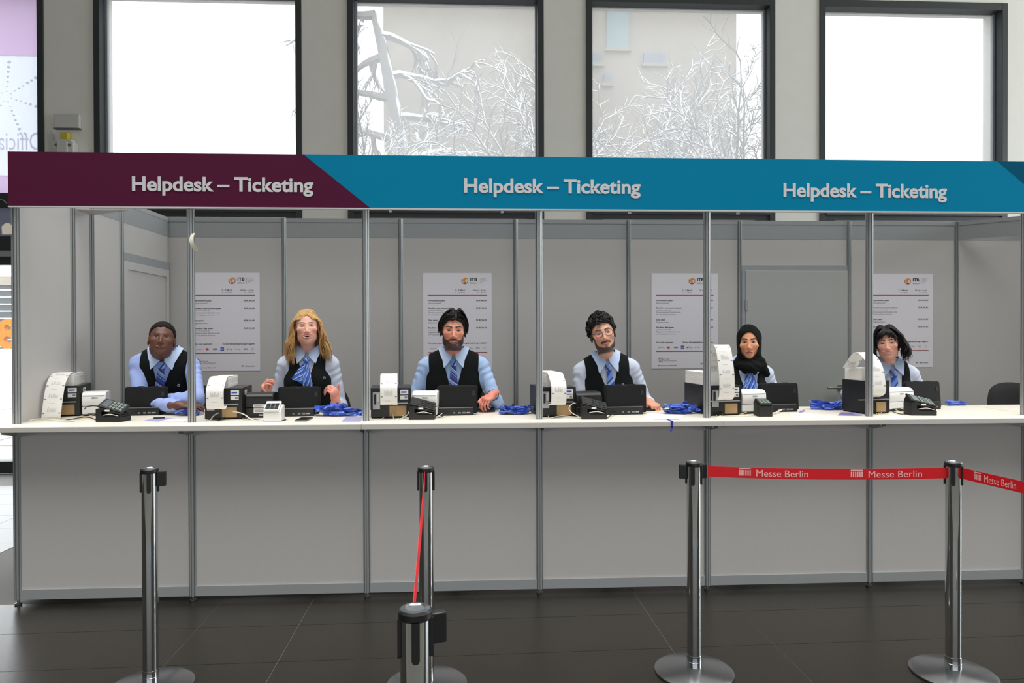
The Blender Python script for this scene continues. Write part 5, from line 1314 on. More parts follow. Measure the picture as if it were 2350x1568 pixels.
BADGE = mat('badge_enamel', (206, 208, 220), .3)
TROUS = mat('dark_trousers', (24, 26, 32), .9)

def uv_sheet(mb, G, th, du, dv):
    n0 = len(mb.v); mb.sheet(G, th); a, b = np.asarray(G).shape[:2]
    u = np.stack(np.meshgrid(dv, du), -1).reshape(-1, 2); return np.vstack([u, u])

def person(sp):
    rnd = random.Random(sp['seed'])
    e_ = at(*sp['eye'], sp['hy']); look = math.degrees(math.atan2(CAM[0]-e_[0], e_[1]-CAM[1]))     # towards the viewer
    hd = sp['head']; H = Frame(e_, rot(hd[0]+look*sp.get('look', 1.0), hd[1], hd[2]), sp['hs'])
    to = sp['torso']
    H.o = H.o+H.M@np.array([0, .075, 0])*H.sc          # 'eye' marks the point between the eyes on the face
    T = Frame(at(*sp['neck'], sp['ny']), rot(to[0]+look*.45, to[1], to[2]), sp.get('ts', 1.0))
    T.o = T.o+T.M@np.array([0, .055, .015])
    org = np.array([T.o[0], T.o[1]+0.06, 0.0])
    R = tag(empty('person', org), sp['label'], 'person', 'staff behind the counter')
    W = sp['sw']
    arms = []
    for s, key in ((-1, 'armL'), (1, 'armR')):
        A = sp[key]; S = T.w((s*W*.97, .025, -.092)); E = at(*A['elbow'][:2], A['elbow'][2]); Wr = at(*A['wrist'][:2], A['wrist'][2]); arms.append((s, S, E, Wr, A))
    # ---------------- body: one continuous surface
    allp = np.array([H.w((a, b, c)) for a in (-.12, .12) for b in (-.13, .13) for c in (-.14, .14)]+[p for a in arms for p in a[1:4]]+[T.w((0, 0, -.6))])
    hand_pts = []
    for s, S, E, Wr, A in arms:
        if A.get('hand'): hand_pts.append(Wr+np.array(A['hand'][0], float)/np.linalg.norm(A['hand'][0])*.09)
    hp = np.array(hand_pts) if hand_pts else np.zeros((0, 3))
    lo = np.minimum(allp.min(0), hp.min(0)-.11 if len(hp) else 9)-.06; hi = np.maximum(allp.max(0), hp.max(0)+.11 if len(hp) else -9)+.06
    hb = H.w((0, -.03, -.01)); fine = .0025
    rng = lambda i, r: [(hb[i]-r, hb[i]+r, fine)]+[(h[i]-.11, h[i]+.11, .0042) for h in hp]
    F = Field(axis(lo[0], hi[0], .009, rng(0, .085)), axis(lo[1], hi[1], .009, rng(1, .095)), axis(lo[2], hi[2], .009, rng(2, .115)))
    head_prims(F, H, sp)
    nr = sp.get('neckr', .054)
    nb = T.w((0, .04, -.05)); nt_ = H.w((0, .022, -.075)); I = Frame((0, 0, 0))
    F.prim(I, 'cone', .02, False, nt_, nb, nr, nr*1.1)
    sp2 = dict(sp); sp2['sw'] = W*.93
    F.func(T, (-W-.1, -.2, -.72), (W+.1, .2, .1), lambda f, x, y, z: smin(f, torso_d(x, y, z, sp2)+.012, .02))
    for s, S, E, Wr, A in arms:
        F.prim(I, 'cone', .03, False, S, E, .045, .038); F.prim(I, 'cone', .02, False, E, Wr, .037, .026)
        if A.get('hand'): hand_prims(F, Wr, *A['hand'])
    def colr(V):
        q = H.L(V); c = head_color(q, sp); far = np.linalg.norm(q-np.array([0, 0, -.01]), axis=1) > .155
        hc = np.array(lin(sp.get('handskin', sp['skin']))); c[far] = hc
        nk = (~far) & (q[:, 2] < -.118); return c
    sk = mat('skin_of_'+sp['key'], (200, 150, 130), 0.52, attr='tint', noise=(120, .05)); sk.node_tree.nodes['Principled BSDF'].inputs['Subsurface Weight'].default_value = 0.0
    field_object('body', F, sk, R, org, colr)
    # teeth
    mw, sm_, oh, zm = sp['mouth']
    if oh > .0015:
        xs_ = np.linspace(-mw*.80, mw*.80, 13); t = 1-(xs_/mw)**2; upz = zm+sm_*(xs_/mw)**2+oh*t+.0005; tl = np.minimum(sp.get('teeth', .007), oh*t*2+.002)
        G = np.array([[H.w((x, -.0885+9*x*x, u_-tl_*v)) for x, u_, tl_ in zip(xs_, upz, tl)] for v in np.linspace(0, 1, 4)])-org
        MB().sheet(G, .002).build('teeth', mat('tooth_enamel', (214, 204, 188), .35), R, smooth=60)
    # ---------------- shirt
    lo = np.min([a[i] for a in arms for i in (1, 2, 3)]+[T.w((-W, -.15, -.6)), T.w((W, .15, -.6))], 0)-.10; hi = np.max([a[i] for a in arms for i in (1, 2, 3)]+[T.w((0, 0, .1))], 0)+.10
    hi[1] += .06
    F = Field(axis(lo[0], hi[0], .0068, []), axis(lo[1], hi[1], .0068, []), axis(lo[2], hi[2], .0068, []))
    F.func(T, (-W-.1, -.25, -.72), (W+.1, .25, .1), lambda f, x, y, z: torso_d(x, y, z, sp)-.003)
    for s, S, E, Wr, A in arms:
        F.prim(I, 'cone', .035, False, S, E, (.050)*sp.get('slv', 1), .047*sp.get('slv', 1)); F.prim(I, 'cone', .025, False, E, E+(Wr-E)*.72, .050*sp.get('slv', 1), .041*sp.get('slv', 1))
        F.prim(I, 'cone', .012, False, E+(Wr-E)*.68, E+(Wr-E)*.93, .040, .037)
        # creases around elbow and armpit
        d = (E-S)/np.linalg.norm(E-S); d2 = (Wr-E)/np.linalg.norm(Wr-E)
        for Cc, rad, dr, ph in ((E, .15, d+d2*.6, 0.5), (S+(E-S)*.25, .13, d+np.array([s*.7, 0, .3]), 1.7), (E+(Wr-E)*.6, .12, d2+d*.3, .2)):
            fr = Frame(Cc)
            def crease(f, x, y, z, dr=dr, rad=rad, ph=ph):
                w_ = np.exp(-(x*x+y*y+z*z)/(2*(rad*.5)**2)); u = x*dr[0]+y*dr[1]+z*dr[2]
                v_ = x*dr[2]-z*dr[0]+.6*y
                return f-.0042*w_*np.sin(u*105+3.0*np.sin(v_*28+ph)+ph)
            F.func(fr, (-rad,)*3, (rad,)*3, crease)
    F.prim(Frame(T.w((0, .04, .06)), T.M), 'ell', .01, True, (0, 0, 0), (.062, .062, .055))
    field_object('shirt', F, SHIRTS[sp['shirt']], R, org)
    # ---------------- waistcoat
    zv = sp.get('vbot', -.27); vw = sp.get('vw', .070)
    lo = np.min([T.w((a, b, c)) for a in (-W-.06, W+.06) for b in (-.2, .18) for c in (-.62, .06)], 0); hi = np.max([T.w((a, b, c)) for a in (-W-.06, W+.06) for b in (-.2, .18) for c in (-.62, .06)], 0)
    F = Field(axis(lo[0], hi[0], .006, []), axis(lo[1], hi[1], .007, []), axis(lo[2], hi[2], .006, []))
    ah = sp.get('armhole', .80)
    def vest(f, x, y, z):
        d = torso_d(x, y, z, sp)-.013
        v = vw*np.clip((z-zv)/(-.02-zv), 0, 1.15)**.85
        cutv = np.maximum(np.maximum(np.abs(x)-v, y-.03), zv-z)*.9
        d = np.maximum(d, -cutv)
        a = np.interp(z, [-.7, -.26, -.20, -.12, -.04, .1], [.5, W*1.45, W*1.05, W*ah*.97, W*ah, W*ah])
        d = np.maximum(d, (np.abs(x)-a)*.8)
        nk = e_ell(x, y, z, (0, .030, .035), (.072, .080, .075)); return np.maximum(d, -nk)
    F.func(T, (-W-.08, -.25, -.7), (W+.08, .25, .12), vest)
    field_object('waistcoat', F, VEST, R, org)
    # badge pin
    bx, bz = sp['badge']; by = float(front_y([bx], [bz], sp, .013)[0])-.002
    MB().tube([T.w((bx, by, bz))-org, T.w((bx, by-.004, bz))-org], .0085, 14).build('badge', BADGE, R, smooth=40)
    MB().tube([T.w((bx, by-.004, bz))-org, T.w((bx, by-.0048, bz))-org], .0055, 12).build('badge_emblem', mat('badge_violet', (70, 60, 110), .4), R, smooth=40)
    # ---------------- collar
    def onto(q, tgt):
        q = np.array(q, float)
        for _ in range(4):
            d0 = float(torso_d(q[0], q[1], q[2], sp))
            if d0 >= tgt: break
            h = .002; gr = np.array([float(torso_d(q[0]+h*(i == 0), q[1]+h*(i == 1), q[2]+h*(i == 2), sp))-d0 for i in range(3)])/h
            q = q+gr/(np.linalg.norm(gr)+1e-9)*(tgt-d0)
        return q
    if sp.get('collar', True):
        nc = np.array([0, .036]); rn = nr+.007; wide = sp.get('collar_w', 1.0)
        for s in (-1, 1):
            ph = np.linspace(8, 178, 32); ptop = np.interp(ph, [0, 40, 90, 180], [-.012, .012, .034, .052])
            ro = np.interp(ph, [0, 12, 30, 40, 62, 95, 180], [.012, .030, .050*wide, .040, .028, .019, .014]); zo = np.interp(ph, [0, 12, 30, 40, 60, 95, 180], [.016, .044, .088*wide, .066, .050, .040, .034])
            G = np.zeros((5, 32, 3))
            for j, t in enumerate(np.linspace(0, 1, 5)):
                for i in range(32):
                    a = math.radians(ph[i]); r_ = rn+ro[i]*t; G[j, i] = T.w(onto((s*math.sin(a)*r_, nc[1]-math.cos(a)*r_, ptop[i]-zo[i]*t**1.3+.006*math.sin(math.pi*t)), .019+.002*t))-org
            MB().sheet(G, .004).build('collar_wing', COLLAR, R, smooth=60)
            G = np.zeros((3, 14, 3))
            for j, t in enumerate((0, .5, 1)):
                for i, p_ in enumerate(np.linspace(3, 180, 14)):
                    a = math.radians(p_); G[j, i] = T.w((s*math.sin(a)*rn*1.0, nc[1]-math.cos(a)*rn, np.interp(p_, [0, 40, 90, 180], [-.014, .010, .032, .050])-.045*t))-org
            MB().sheet(G, .003).build('collar_stand', COLLAR, R, smooth=60)
    # ---------------- tie or neckerchief
    zk = sp.get('knot_z', -.042)
    def chest(x, z, off): return T.w((x, float(front_y([x], [z], sp, .004)[0])-off, z))-org
    kd = sp['neckwear']
    if kd == 'tie':
        m_ = sp.get('tiemat', TIE); zz = np.linspace(zk-.030, zv-.03, 12); wd = np.interp(zz, [zv-.03, zk-.03], [.038, .0165]); lean = sp.get('tielean', 0)
        G = np.array([[chest(lean*(zk-z)+w_*u, z, .012+.004*(1-u*u)) for u in np.linspace(-1, 1, 5)] for z, w_ in zip(zz, wd)])
        mb = MB(); uv = uv_sheet(mb, G, .004, zz, np.linspace(-1, 1, 5)*.022); mb.build('tie_blade', m_, R, smooth=60, uv=uv)
        kz = np.linspace(zk+.006, zk-.034, 6); kw = np.interp(kz, [zk-.034, zk-.006, zk+.006], [.0150, .0240, .019])
        G = np.array([[T.w((lean*.3*(zk-z)+w_*math.sin(a), float(front_y([0], [min(z, -.05)], sp, .004)[0])-.010-.012*math.cos(a), z))-org for a in np.linspace(-1.6, 1.6, 8)] for z, w_ in zip(kz, kw)])
        mb = MB(); uv = uv_sheet(mb, G, .004, kz*.6, np.linspace(-1, 1, 8)*.03); mb.build('tie_knot', sp.get('knotmat', TIE2), R, smooth=60, uv=uv)
    else:
        # neckerchief: band round the collar, knot, fanned tails
        for (x0, z0, x1, z1, w0, w1, fold, off) in sp['tails']:
            n = 9; ts = np.linspace(0, 1, n); G = []
            d = np.array([x1-x0, z1-z0]); d /= np.linalg.norm(d); pr = np.array([-d[1], d[0]])
            for t in ts:
                w_ = w0+(w1-w0)*t**.8; row = []
                for u in np.linspace(-1, 1, 9):
                    xx = x0+(x1-x0)*t+pr[0]*u*w_; zq = z0+(z1-z0)*t+pr[1]*u*w_-.006*abs(math.sin(2.4*u))*t
                    row.append(chest(xx, zq, off+.008+fold*(0.5+0.5*math.cos(u*7.0+t))+.010*math.sin(math.pi*t)))
                G.append(row)
            mb = MB(); uv = uv_sheet(mb, np.array(G), .002, ts*.17, np.linspace(-1, 1, 9)*.035+off); mb.build('neckerchief_tail', SCARF, R, smooth=60, uv=uv)
        ks = sp.get('knot_s', 1.0)
        Fk = Field(*[axis(c-.05, c+.05, .0030, []) for c in chest(0, zk, .018)+org]); kf = Frame(chest(0, zk, .018)+org, T.M, ks)
        Fk.prim(kf, 'ell', .004, False, (0, 0, 0), (.021, .015, .019)); Fk.prim(kf, 'cone', .005, False, (-.012, -.008, -.012), (.016, -.010, .008), .007, .008); Fk.prim(kf, 'cone', .005, False, (-.016, -.006, .010), (.010, -.010, -.014), .006, .006)
        field_object('neckerchief_knot', Fk, SCARF, R, org, uv=lambda V: np.stack([kf.L(V)[:, 0], kf.L(V)[:, 2]*1.3+.02], 1))
    # ---------------- trousers on the chair
    px, py = org[0], org[1]
    F = Field(axis(px-.3, px+.3, .014, []), axis(py-.62, py+.26, .014, []), axis(.24, 1.0, .014, [])); hipz = .865
    hip = np.array([T.w((0, .03, -.56))[0], T.w((0, .03, -.56))[1], hipz])
    F.prim(I, 'ell', .04, False, hip, (W*.98, .13, .115))
    for s in (-1, 1):
        kn = hip+np.array([s*.11, -.40, -.02]); an = kn+np.array([0, .06, -.42])
        F.prim(I, 'cone', .04, False, hip+np.array([s*.085, 0, -.01]), kn, .082, .062); F.prim(I, 'cone', .03, False, kn, an, .060, .042); F.prim(I, 'cone', .02, False, an, an+np.array([0, -.13, -.03]), .04, .034)
    field_object('trousers', F, TROUS, R, org)
    return dict(R=R, H=H, T=T, org=org, sp=sp, arms=arms)

# ---------------- hair
def cap_hair(p, m, thick, line, name='hair', bump=0.0, freq=60, clump=None, res=.0034, extra=()):
    H, org = p['H'], p['org']; c = H.o; s = H.sc
    F = Field(*[axis(c[i]-.16*s, c[i]+.16*s, res, []) for i in range(3)])
    def fn(f, x, y, z):
        d = e_ell(x, y, z, (0, .015, .035), (.076, .096, .086))
        d = smin(d, e_ell(x, y, z, (0, -.005, -.02), (.066, .070, .085)), .02)
        t = np.interp(z, [-.1, .0, .06, .13], thick)
        nz = bump*(np.sin(x*freq+2*np.sin(y*freq*.7))*np.sin(z*freq*1.1+1.3)+.6*np.sin(y*freq*1.6+z*freq*.8)*np.sin(x*freq*1.7))
        d = d-t-nz
        zl = np.interp(y, [-.12, -.085, -.07, -.045, -.02, .012, .03, .06, .12], line)+0*x
        zl = zl+.004*np.sin(x*150)
        return smax(d, (zl-z), .010)*.8
    F.func(H, (-.13, -.14, -.13), (.13, .15, .15), fn)
    for e in extra: F.prim(H, 'ell', e[2], False, e[0], e[1])
    return field_object(name, F, m, p['R'], org)
def lock(mb, H, org, ctrl, r, wave=(0, 0, 0), n=6, sides=5, flat=.55):
    P = np.array(curve_pts(ctrl, n)); k = len(P); t = np.linspace(0, 1, k)
    P[:, 0] += wave[0]*t*np.sin(wave[1]*t+wave[2]); P[:, 1] += wave[0]*.8*t*np.cos(wave[1]*t*1.07+wave[2])
    R_ = r*np.minimum(1, .55+2.2*t)*np.clip((1-t)*3.2, .12, 1)
    mb.tube(H.W(P)-org, list(R_*H.sc), sides, flat=flat)
def hairmat(name, c, rough=.45, amt=.25):
    return mat(name, c, max(rough, .55), spec=.25, noise=(70, amt), bump=(260, .5, .002))
# ---- the six members of staff
UP = (0, 0, 1)
CAST = [
 dict(key='close_cropped', seed=1, label='man with close-cropped hair leaning on folded arms, blue shirt and black waistcoat', eye=(370, 775), hy=.52, head=(-3, 13, 5), hs=1.0, neck=(373, 822), ny=.58, torso=(0, -14, 4), sw=.178, shirt='lilac',
      skin=(96, 58, 42), blush=(120, 66, 44), hair=(16, 13, 12), brow=(22, 15, 13), lip=(104, 58, 50), iris=(30, 20, 16), mouth=(.030, .0070, 0.0, -.066), eye_h=.0036, nose=1.0, jaw=1.02, brow_t=.0042,
      neckwear='tie', tielean=-.02, badge=(.105, -.19), vbot=-.24, collar_w=1.1, neckr=.058,
      armL=dict(elbow=(322, 926, .52), wrist=(408, 931, .38), hand=((1, .02, -.02), (0, .3, -1), -1, (.25, .3, .25), ((.8, -.1, .5), (1, -.1, .3), (1, 0, .2)))), armR=dict(elbow=(452, 915, .46), wrist=(378, 918, .52))),
 dict(key='blonde', seed=2, label='laughing woman with long wavy blonde hair, both hands raised, in a black waistcoat', eye=(704, 750), hy=.60, head=(0, 7, -2), hs=1.0, neck=(704, 814), ny=.66, torso=(0, -2, 0), sw=.162, shirt='pale', bust=True,
      skin=(222, 168, 148), blush=(226, 128, 112), hair=(150, 112, 60), brow=(96, 66, 44), lip=(196, 96, 92), iris=(70, 80, 90), mouth=(.034, .0095, .0090, -.066), eye_h=.0034, jaw=.91, nose=.6, nw=.86, ridge=.75, neckr=.047, handskin=(222, 146, 126), teeth=.0092, noscalp=False,
      neckwear='scarf', knot_z=-.055, tails=[(0, -.065, -.055, -.185, .012, .040, .006, .004), (.004, -.065, .020, -.26, .012, .036, .010, .008)], badge=(.118, -.17), vbot=-.22, vw=.064, armhole=.76,
      armL=dict(elbow=(634, 932, .78), wrist=(612, 914, .50), hand=((-.22, -.25, 1), (1, .3, .1), -1, (.9, 1.1, .7), ((.75, .3, .65), (.9, -.2, .4), (.7, -.5, .5)))), armR=dict(elbow=(782, 940, .78), wrist=(771, 924, .48), hand=((-.10, -.35, 1), (-.9, .4, .1), 1, (1.0, 1.2, .6), ((.55, .9, .25), (.9, .3, .0), (1, .1, -.1))))),
 dict(key='bearded', seed=3, label='smiling man with side-swept dark hair and full dark beard, blue shirt, striped tie', eye=(1041, 760), hy=.58, head=(2, 0, 2), hs=1.06, neck=(1041, 818), ny=.66, torso=(0, -3, 0), sw=.205, ts=1.0, shirt='blue',
      skin=(206, 138, 112), blush=(206, 108, 90), hair=(22, 20, 18), brow=(20, 16, 14), lip=(176, 92, 84), iris=(50, 34, 24), mouth=(.034, .0105, .0066, -.068), eye_h=.0034, beard='full', beardcol=(30, 22, 20), brow_t=.0056, nose=1.25, neckr=.058, handskin=(208, 128, 108), teeth=.0115,
      neckwear='tie', badge=(-.118, -.245), vbot=-.29, vw=.074, armhole=.84, collar_w=1.15,
      armL=dict(elbow=(948, 925, .74), wrist=(966, 922, .42), hand=((.35, -1, .15), (0, .2, -1), 1, (.3, .4, .3), ((.8, .5, .2), (1, .1, .2), (1, 0, .1)))), armR=dict(elbow=(1139, 928, .66), wrist=(1131, 907, .42), hand=((-.55, -.65, -.30), (.15, .5, -1), 1, (.75, .9, .5), ((.85, .45, .1), (1, .0, .1), (1, -.1, .1)), .92))),
 dict(key='glasses', seed=4, label='man with black curly hair, round glasses and a trimmed beard, head tilted', eye=(1385, 766), hy=.58, head=(4, 4, -13), hs=1.05, neck=(1394, 828), ny=.66, torso=(3, -5, -4), sw=.192, shirt='pale',
      skin=(214, 158, 130), blush=(206, 124, 104), hair=(20, 19, 18), brow=(26, 20, 17), lip=(176, 96, 88), iris=(46, 40, 40), mouth=(.021, .001, .0022, -.066), eye_h=.0044, beard='strap', beardcol=(34, 25, 20), brow_t=.0048, nose=1.05, jaw=.98, neckr=.055, handskin=(216, 152, 124), teeth=.003, noears=False,
      neckwear='tie', tiemat=None, tielean=.06, badge=(.092, -.185), vbot=-.255, vw=.080, armhole=.80, collar_w=1.2,
      armL=dict(elbow=(1330, 930, .74), wrist=(1380, 934, .42), hand=((.25, -.9, .1), (0, .1, -1), 1, (.5, .6, .4), ((.8, .5, .2), (1, .1, .2), (1, 0, .1)))), armR=dict(elbow=(1484, 930, .76), wrist=(1490, 924, .50), hand=((.25, -.75, -.22), (-.1, .3, -1), 1, (.8, .9, .6), ((.9, .25, .45), (1, -.2, .3), (1, -.2, .3))))),
 dict(key='headscarf', seed=5, label='woman in a black headscarf looking straight ahead, with a striped neckerchief', eye=(1719, 787), hy=.68, head=(0, 0, -1), hs=.97, neck=(1718, 838), ny=.72, torso=(0, -2, 0), sw=.146, shirt='pale', bust=True,
      skin=(218, 150, 112), blush=(210, 128, 100), hair=(30, 24, 22), brow=(32, 22, 18), lip=(160, 84, 78), iris=(70, 54, 40), mouth=(.023, .0004, 0.0, -.067), eye_h=.0056, nose=.8, nw=.88, ridge=.8, brow_t=.0052, jaw=.93, neckr=.046, lash=.9, noscalp=True, noears=True,
      neckwear='scarf', knot_z=-.050, knot_s=.9, tails=[(0, -.055, -.050, -.24, .012, .034, .008, .004), (0, -.055, .045, -.24, .012, .034, .008, .004), (0, -.055, 0, -.22, .014, .038, .010, .014)], badge=(-.108, -.165), vbot=-.30, vw=.078, armhole=.80,
      armL=dict(elbow=(1664, 925, .80), wrist=(1700, 938, .48)), armR=dict(elbow=(1782, 925, .80), wrist=(1775, 936, .44))),
 dict(key='curly', seed=6, label='smiling woman with dark wavy chin-length hair and a striped tie', eye=(2036, 789), hy=.70, head=(-3, 2, -5), hs=.98, neck=(2048, 842), ny=.76, torso=(-2, -4, -4), sw=.150, shirt='pale', bust=True,
      skin=(222, 164, 142), blush=(216, 124, 112), hair=(24, 21, 21), brow=(50, 36, 30), lip=(186, 84, 84), iris=(50, 44, 40), mouth=(.033, .0100, .0056, -.067), eye_h=.0040, nose=.65, nw=.88, ridge=.75, jaw=.91, neckr=.044, teeth=.010,
      neckwear='tie', tiemat=None, tielean=-.03, badge=(.112, -.165), vbot=-.30, vw=.070, armhole=.78, collar_w=1.05,
      armL=dict(elbow=(1947, 906, .86), wrist=(2000, 932, .52)), armR=dict(elbow=(2118, 920, .84), wrist=(2105, 930, .52))),
]
STAFF = []
for sp in CAST:
    if 'tiemat' in sp: sp['tiemat'] = TIE2; sp['knotmat'] = TIE
    STAFF.append(person(sp))

# 1: cropped hair
cap_hair(STAFF[0], hairmat('cropped_black_hair', (16, 14, 13), .8), [.001, .004, .006, .008], [.074, .074, .072, .058, .020, .018, -.02, -.07, -.075], bump=.0008, freq=300)
# 2: long blonde waves
BL = hairmat('blonde_hair', (192, 154, 102), .5, .55); p = STAFF[1]; H, org = p['H'], p['org']; rnd = random.Random(21)
mb = MB()
for s in (-1, 1):
    for c_ in range(26):
        yc = -.070+.165*(c_+.5)/26; oc = rnd.uniform(0, 1); phc = s*1.0+rnd.gauss(0, .6); frq = 12+rnd.uniform(-1.5, 2.5); am = rnd.uniform(.010, .018); Lc = rnd.uniform(-.245, -.180)
        for k in range(13):
            y0 = min(max(yc+rnd.gauss(0, .007), -.072), .095); dep = (y0+.07)/.16; out = min(max(oc+rnd.gauss(0, .13), 0), 1.1); fr = max(0, 1-dep*2.5)
            zt = .130-1.3*max(0, -y0-.01)**1.2-.10*max(0, y0-.03); L = Lc+rnd.gauss(0, .012)
            y2, y3 = max(y0+.015, -.046+.02*out), max(y0*.8+.02, -.038+.02*out)
            ctrl = [(.004+rnd.uniform(-.004, .004), y0, zt), (s*(.040+.006*out), y0+.006*fr, zt-.014-.016*fr), (s*(.079+.009*out), y2, .045), (s*(.086+.022*out), y3, -.03), (s*(.092+.044*out), y3*.9-.004, -.10), (s*(.090+.054*out), y3*.8-.03*(1-dep), L)]
            lock(mb, H, org, ctrl, rnd.uniform(.0030, .0052), (am, frq, phc+rnd.gauss(0, .12)), 7, 4, .8)
for k in range(110):
    x0 = rnd.uniform(-.095, .095); ctrl = [(x0*.3, .06, .118), (x0*.8, .105, .07), (x0*1.05, .118, -.02), (x0*1.15, .11, -.11), (x0*1.25, .10, rnd.uniform(-.23, -.17))]
    lock(mb, H, org, ctrl, rnd.uniform(.006, .009), (rnd.uniform(.004, .010), rnd.uniform(8, 14), rnd.uniform(0, 6.3)))
mb.build('hair', BL, p['R'], smooth=80)
cap_hair(p, BL, [.001, .003, .002, .001], [.088, .088, .084, .062, .03, .0, -.05, -.07, -.07], name='hair_crown', bump=.001, freq=160)
# 3: swept dark hair
DK = hairmat('dark_brown_hair', (26, 23, 21), .42, .3); p = STAFF[2]; H, org = p['H'], p['org']; rnd = random.Random(31)
cap_hair(p, DK, [.003, .010, .018, .020], [.072, .072, .068, .030, -.006, -.004, -.035, -.08, -.085], name='hair_crown', bump=.0012, freq=120)
mb = MB()
for s in (-1, 1):
    for k in range(150):
        y0 = rnd.uniform(-.078, .07); d = (y0+.078)/.148; lift = rnd.uniform(-.003, .006); px_ = .012
        zt = .140-3.4*max(0, -y0-.02)**1.5-.10*max(0, y0-.02)
        ctrl = [(px_, y0, zt-.010), (px_+s*.026, y0-.006*(1-d), zt+.002+lift), (s*.066+px_*.4, y0, .104+lift), (s*(.088+lift), y0*.9+.006, .050), (s*(.090+lift*.6), y0*.75+.012, rnd.uniform(-.016, .012))]
        if y0 < -.040: ctrl = [(px_, y0, zt-.012), (px_+s*.020, y0-.008, zt-.002+lift), (s*.050+px_*.3, y0+.004, .092+lift), (s*(.077+lift), -.052+.01*lift, .056), (s*(.085+lift), -.026, rnd.uniform(-.012, .02))]
        lock(mb, H, org, ctrl, rnd.uniform(.0042, .0068), (rnd.uniform(.001, .004), 6, rnd.uniform(0, 6.3)))
mb.build('hair', DK, p['R'], smooth=80)
# 4: curls and glasses
CK = hairmat('black_curly_hair', (20, 19, 19), .5, .3); p = STAFF[3]; H, org = p['H'], p['org']; rnd = random.Random(41)
cap_hair(p, CK, [.002, .008, .016, .024], [.070, .070, .068, .048, .012, .010, -.03, -.075, -.08], name='hair_crown', bump=.004, freq=85)
mb = MB(); n = 0
while n < 330:
    th, ph = rnd.uniform(0, 6.283), rnd.uniform(-.3, 1.57); dx, dy, dz = math.cos(ph)*math.cos(th), math.cos(ph)*math.sin(th), math.sin(ph)
    q = np.array([.088*dx, .015+.108*dy, .038+.108*dz]); zl = np.interp(q[1], [-.12, -.085, -.07, -.045, -.02, .012, .03, .06, .12], [.072, .072, .070, .055, .022, .020, -.02, -.06, -.07])
    if q[2] < zl: continue
    n += 1; nrm = np.array([dx, dy, dz]); a = np.cross(nrm, (rnd.gauss(0, 1), rnd.gauss(0, 1), rnd.gauss(0, 1))); a /= np.linalg.norm(a); b = np.cross(nrm, a); tl = rnd.uniform(.2, 1.0); b = b*math.cos(tl)+nrm*math.sin(tl)
    rr = rnd.uniform(.007, .012); q = q+nrm*rnd.uniform(-.004, .006); tn = rnd.uniform(4.5, 6.0)
    mb.tube(H.W([q+a*rr*math.cos(t)+b*rr*math.sin(t)+nrm*.003*t*.3 for t in np.linspace(0, tn, 9)])-org, [x*H.sc for x in np.interp(np.linspace(0, 1, 9), [0, .3, 1], [.0035, .0042, .0020])], 4)
mb.build('hair', CK, p['R'], smooth=80)
GL = empty('glasses'); GL.parent = p['R']
fm = MB()
for s in (-1, 1):
    ring = [(s*.0335+.0240*math.cos(t), -.106+.35*(abs(s*.0335+.0240*math.cos(t)))**1.6*.9, .000+.0215*math.sin(t)) for t in np.linspace(0, 2*math.pi, 29)]
    fm.tube(H.W(ring)-org, .0015*H.sc, 6)
    fm.tube(H.W([(s*.0572, -.100, .008), (s*.070, -.085, .009), (s*.080, -.03, .008), (s*.083, .012, .004)])-org, .0016*H.sc, 6)
    ln = [(s*.0335+.0232*math.cos(t), -.1055+.35*(abs(s*.0335+.0232*math.cos(t)))**1.6*.9, .0207*math.sin(t)) for t in np.linspace(0, 2*math.pi, 24, endpoint=False)]
    LENS = MATS.get('lens_sheen')
    if LENS is None:
        LENS = glass('lens_sheen_glass', 0.95, (0.25, 0.22, 0.60)); MATS['lens_sheen'] = LENS  # violet sheen painted into the lenses as a translucent colour
    mbl = MB().add(H.W(ln)-org, [tuple(range(24))]); lo_ = mbl.build('lens', LENS, GL)
fm.tube(H.W([(-.0105, -.1045, .004), (0, -.108, .007), (.0105, -.1045, .004)])-org, .0014*H.sc, 6)
fm.build('frame', mat('tortoise_wire', (54, 40, 34), .35, .3), GL, smooth=60)
# 5: headscarf
HJ = mat('black_headscarf_cloth', (10, 13, 13), .9, spec=.2, bump=(500, .2, .0008)); p = STAFF[4]; H, org, T = p['H'], p['org'], p['T']
c = H.o; F = Field(axis(c[0]-.24, c[0]+.24, .0042, []), axis(c[1]-.24, c[1]+.22, .0042, []), axis(c[2]-.34, c[2]+.17, .0042, []))
F.prim(H, 'ell', .02, False, (0, .018, .022), (.089, .112, .116)); F.prim(H, 'ell', .03, False, (0, -.004, -.060), (.080, .092, .090))
F.prim(H, 'cone', .04, False, (0, .010, -.10), (0, .035, -.185), .070, .088)
F.prim(H, 'ell', .035, False, (-.005, -.030, -.168), (.090, .072, .045)); F.prim(H, 'ell', .03, False, (0, -.045, -.185), (.060, .060, .040))
for s in (-1, 1): F.prim(H, 'cone', .03, False, (s*.070, .0, -.15), (s*.112, .02, -.225), .045, .030)
def folds(f, x, y, z):
    w = np.clip((-.06-z)/.05, 0, 1); rr = np.sqrt(x*x+(y+.02)**2)
    return f-.0013*w*np.sin((z+.35*np.abs(x))*150+4*np.sin(x*25))-.0012*np.sin((x*.6+z)*70+y*40)
F.func(H, (-.2, -.2, -.3), (.2, .2, .16), folds)
def opening(f, x, y, z):
    zc = -.020; ry = np.where(z > zc, .098, .097); d = (np.sqrt((x/.0635)**2+((z-zc)/ry)**2)-1)*.062
    return smax(f, -np.maximum(d, y-(-.005)), .006)
F.func(H, (-.1, -.2, -.14), (.1, .02, .1), opening)
field_object('headscarf', F, HJ, p['R'], org)
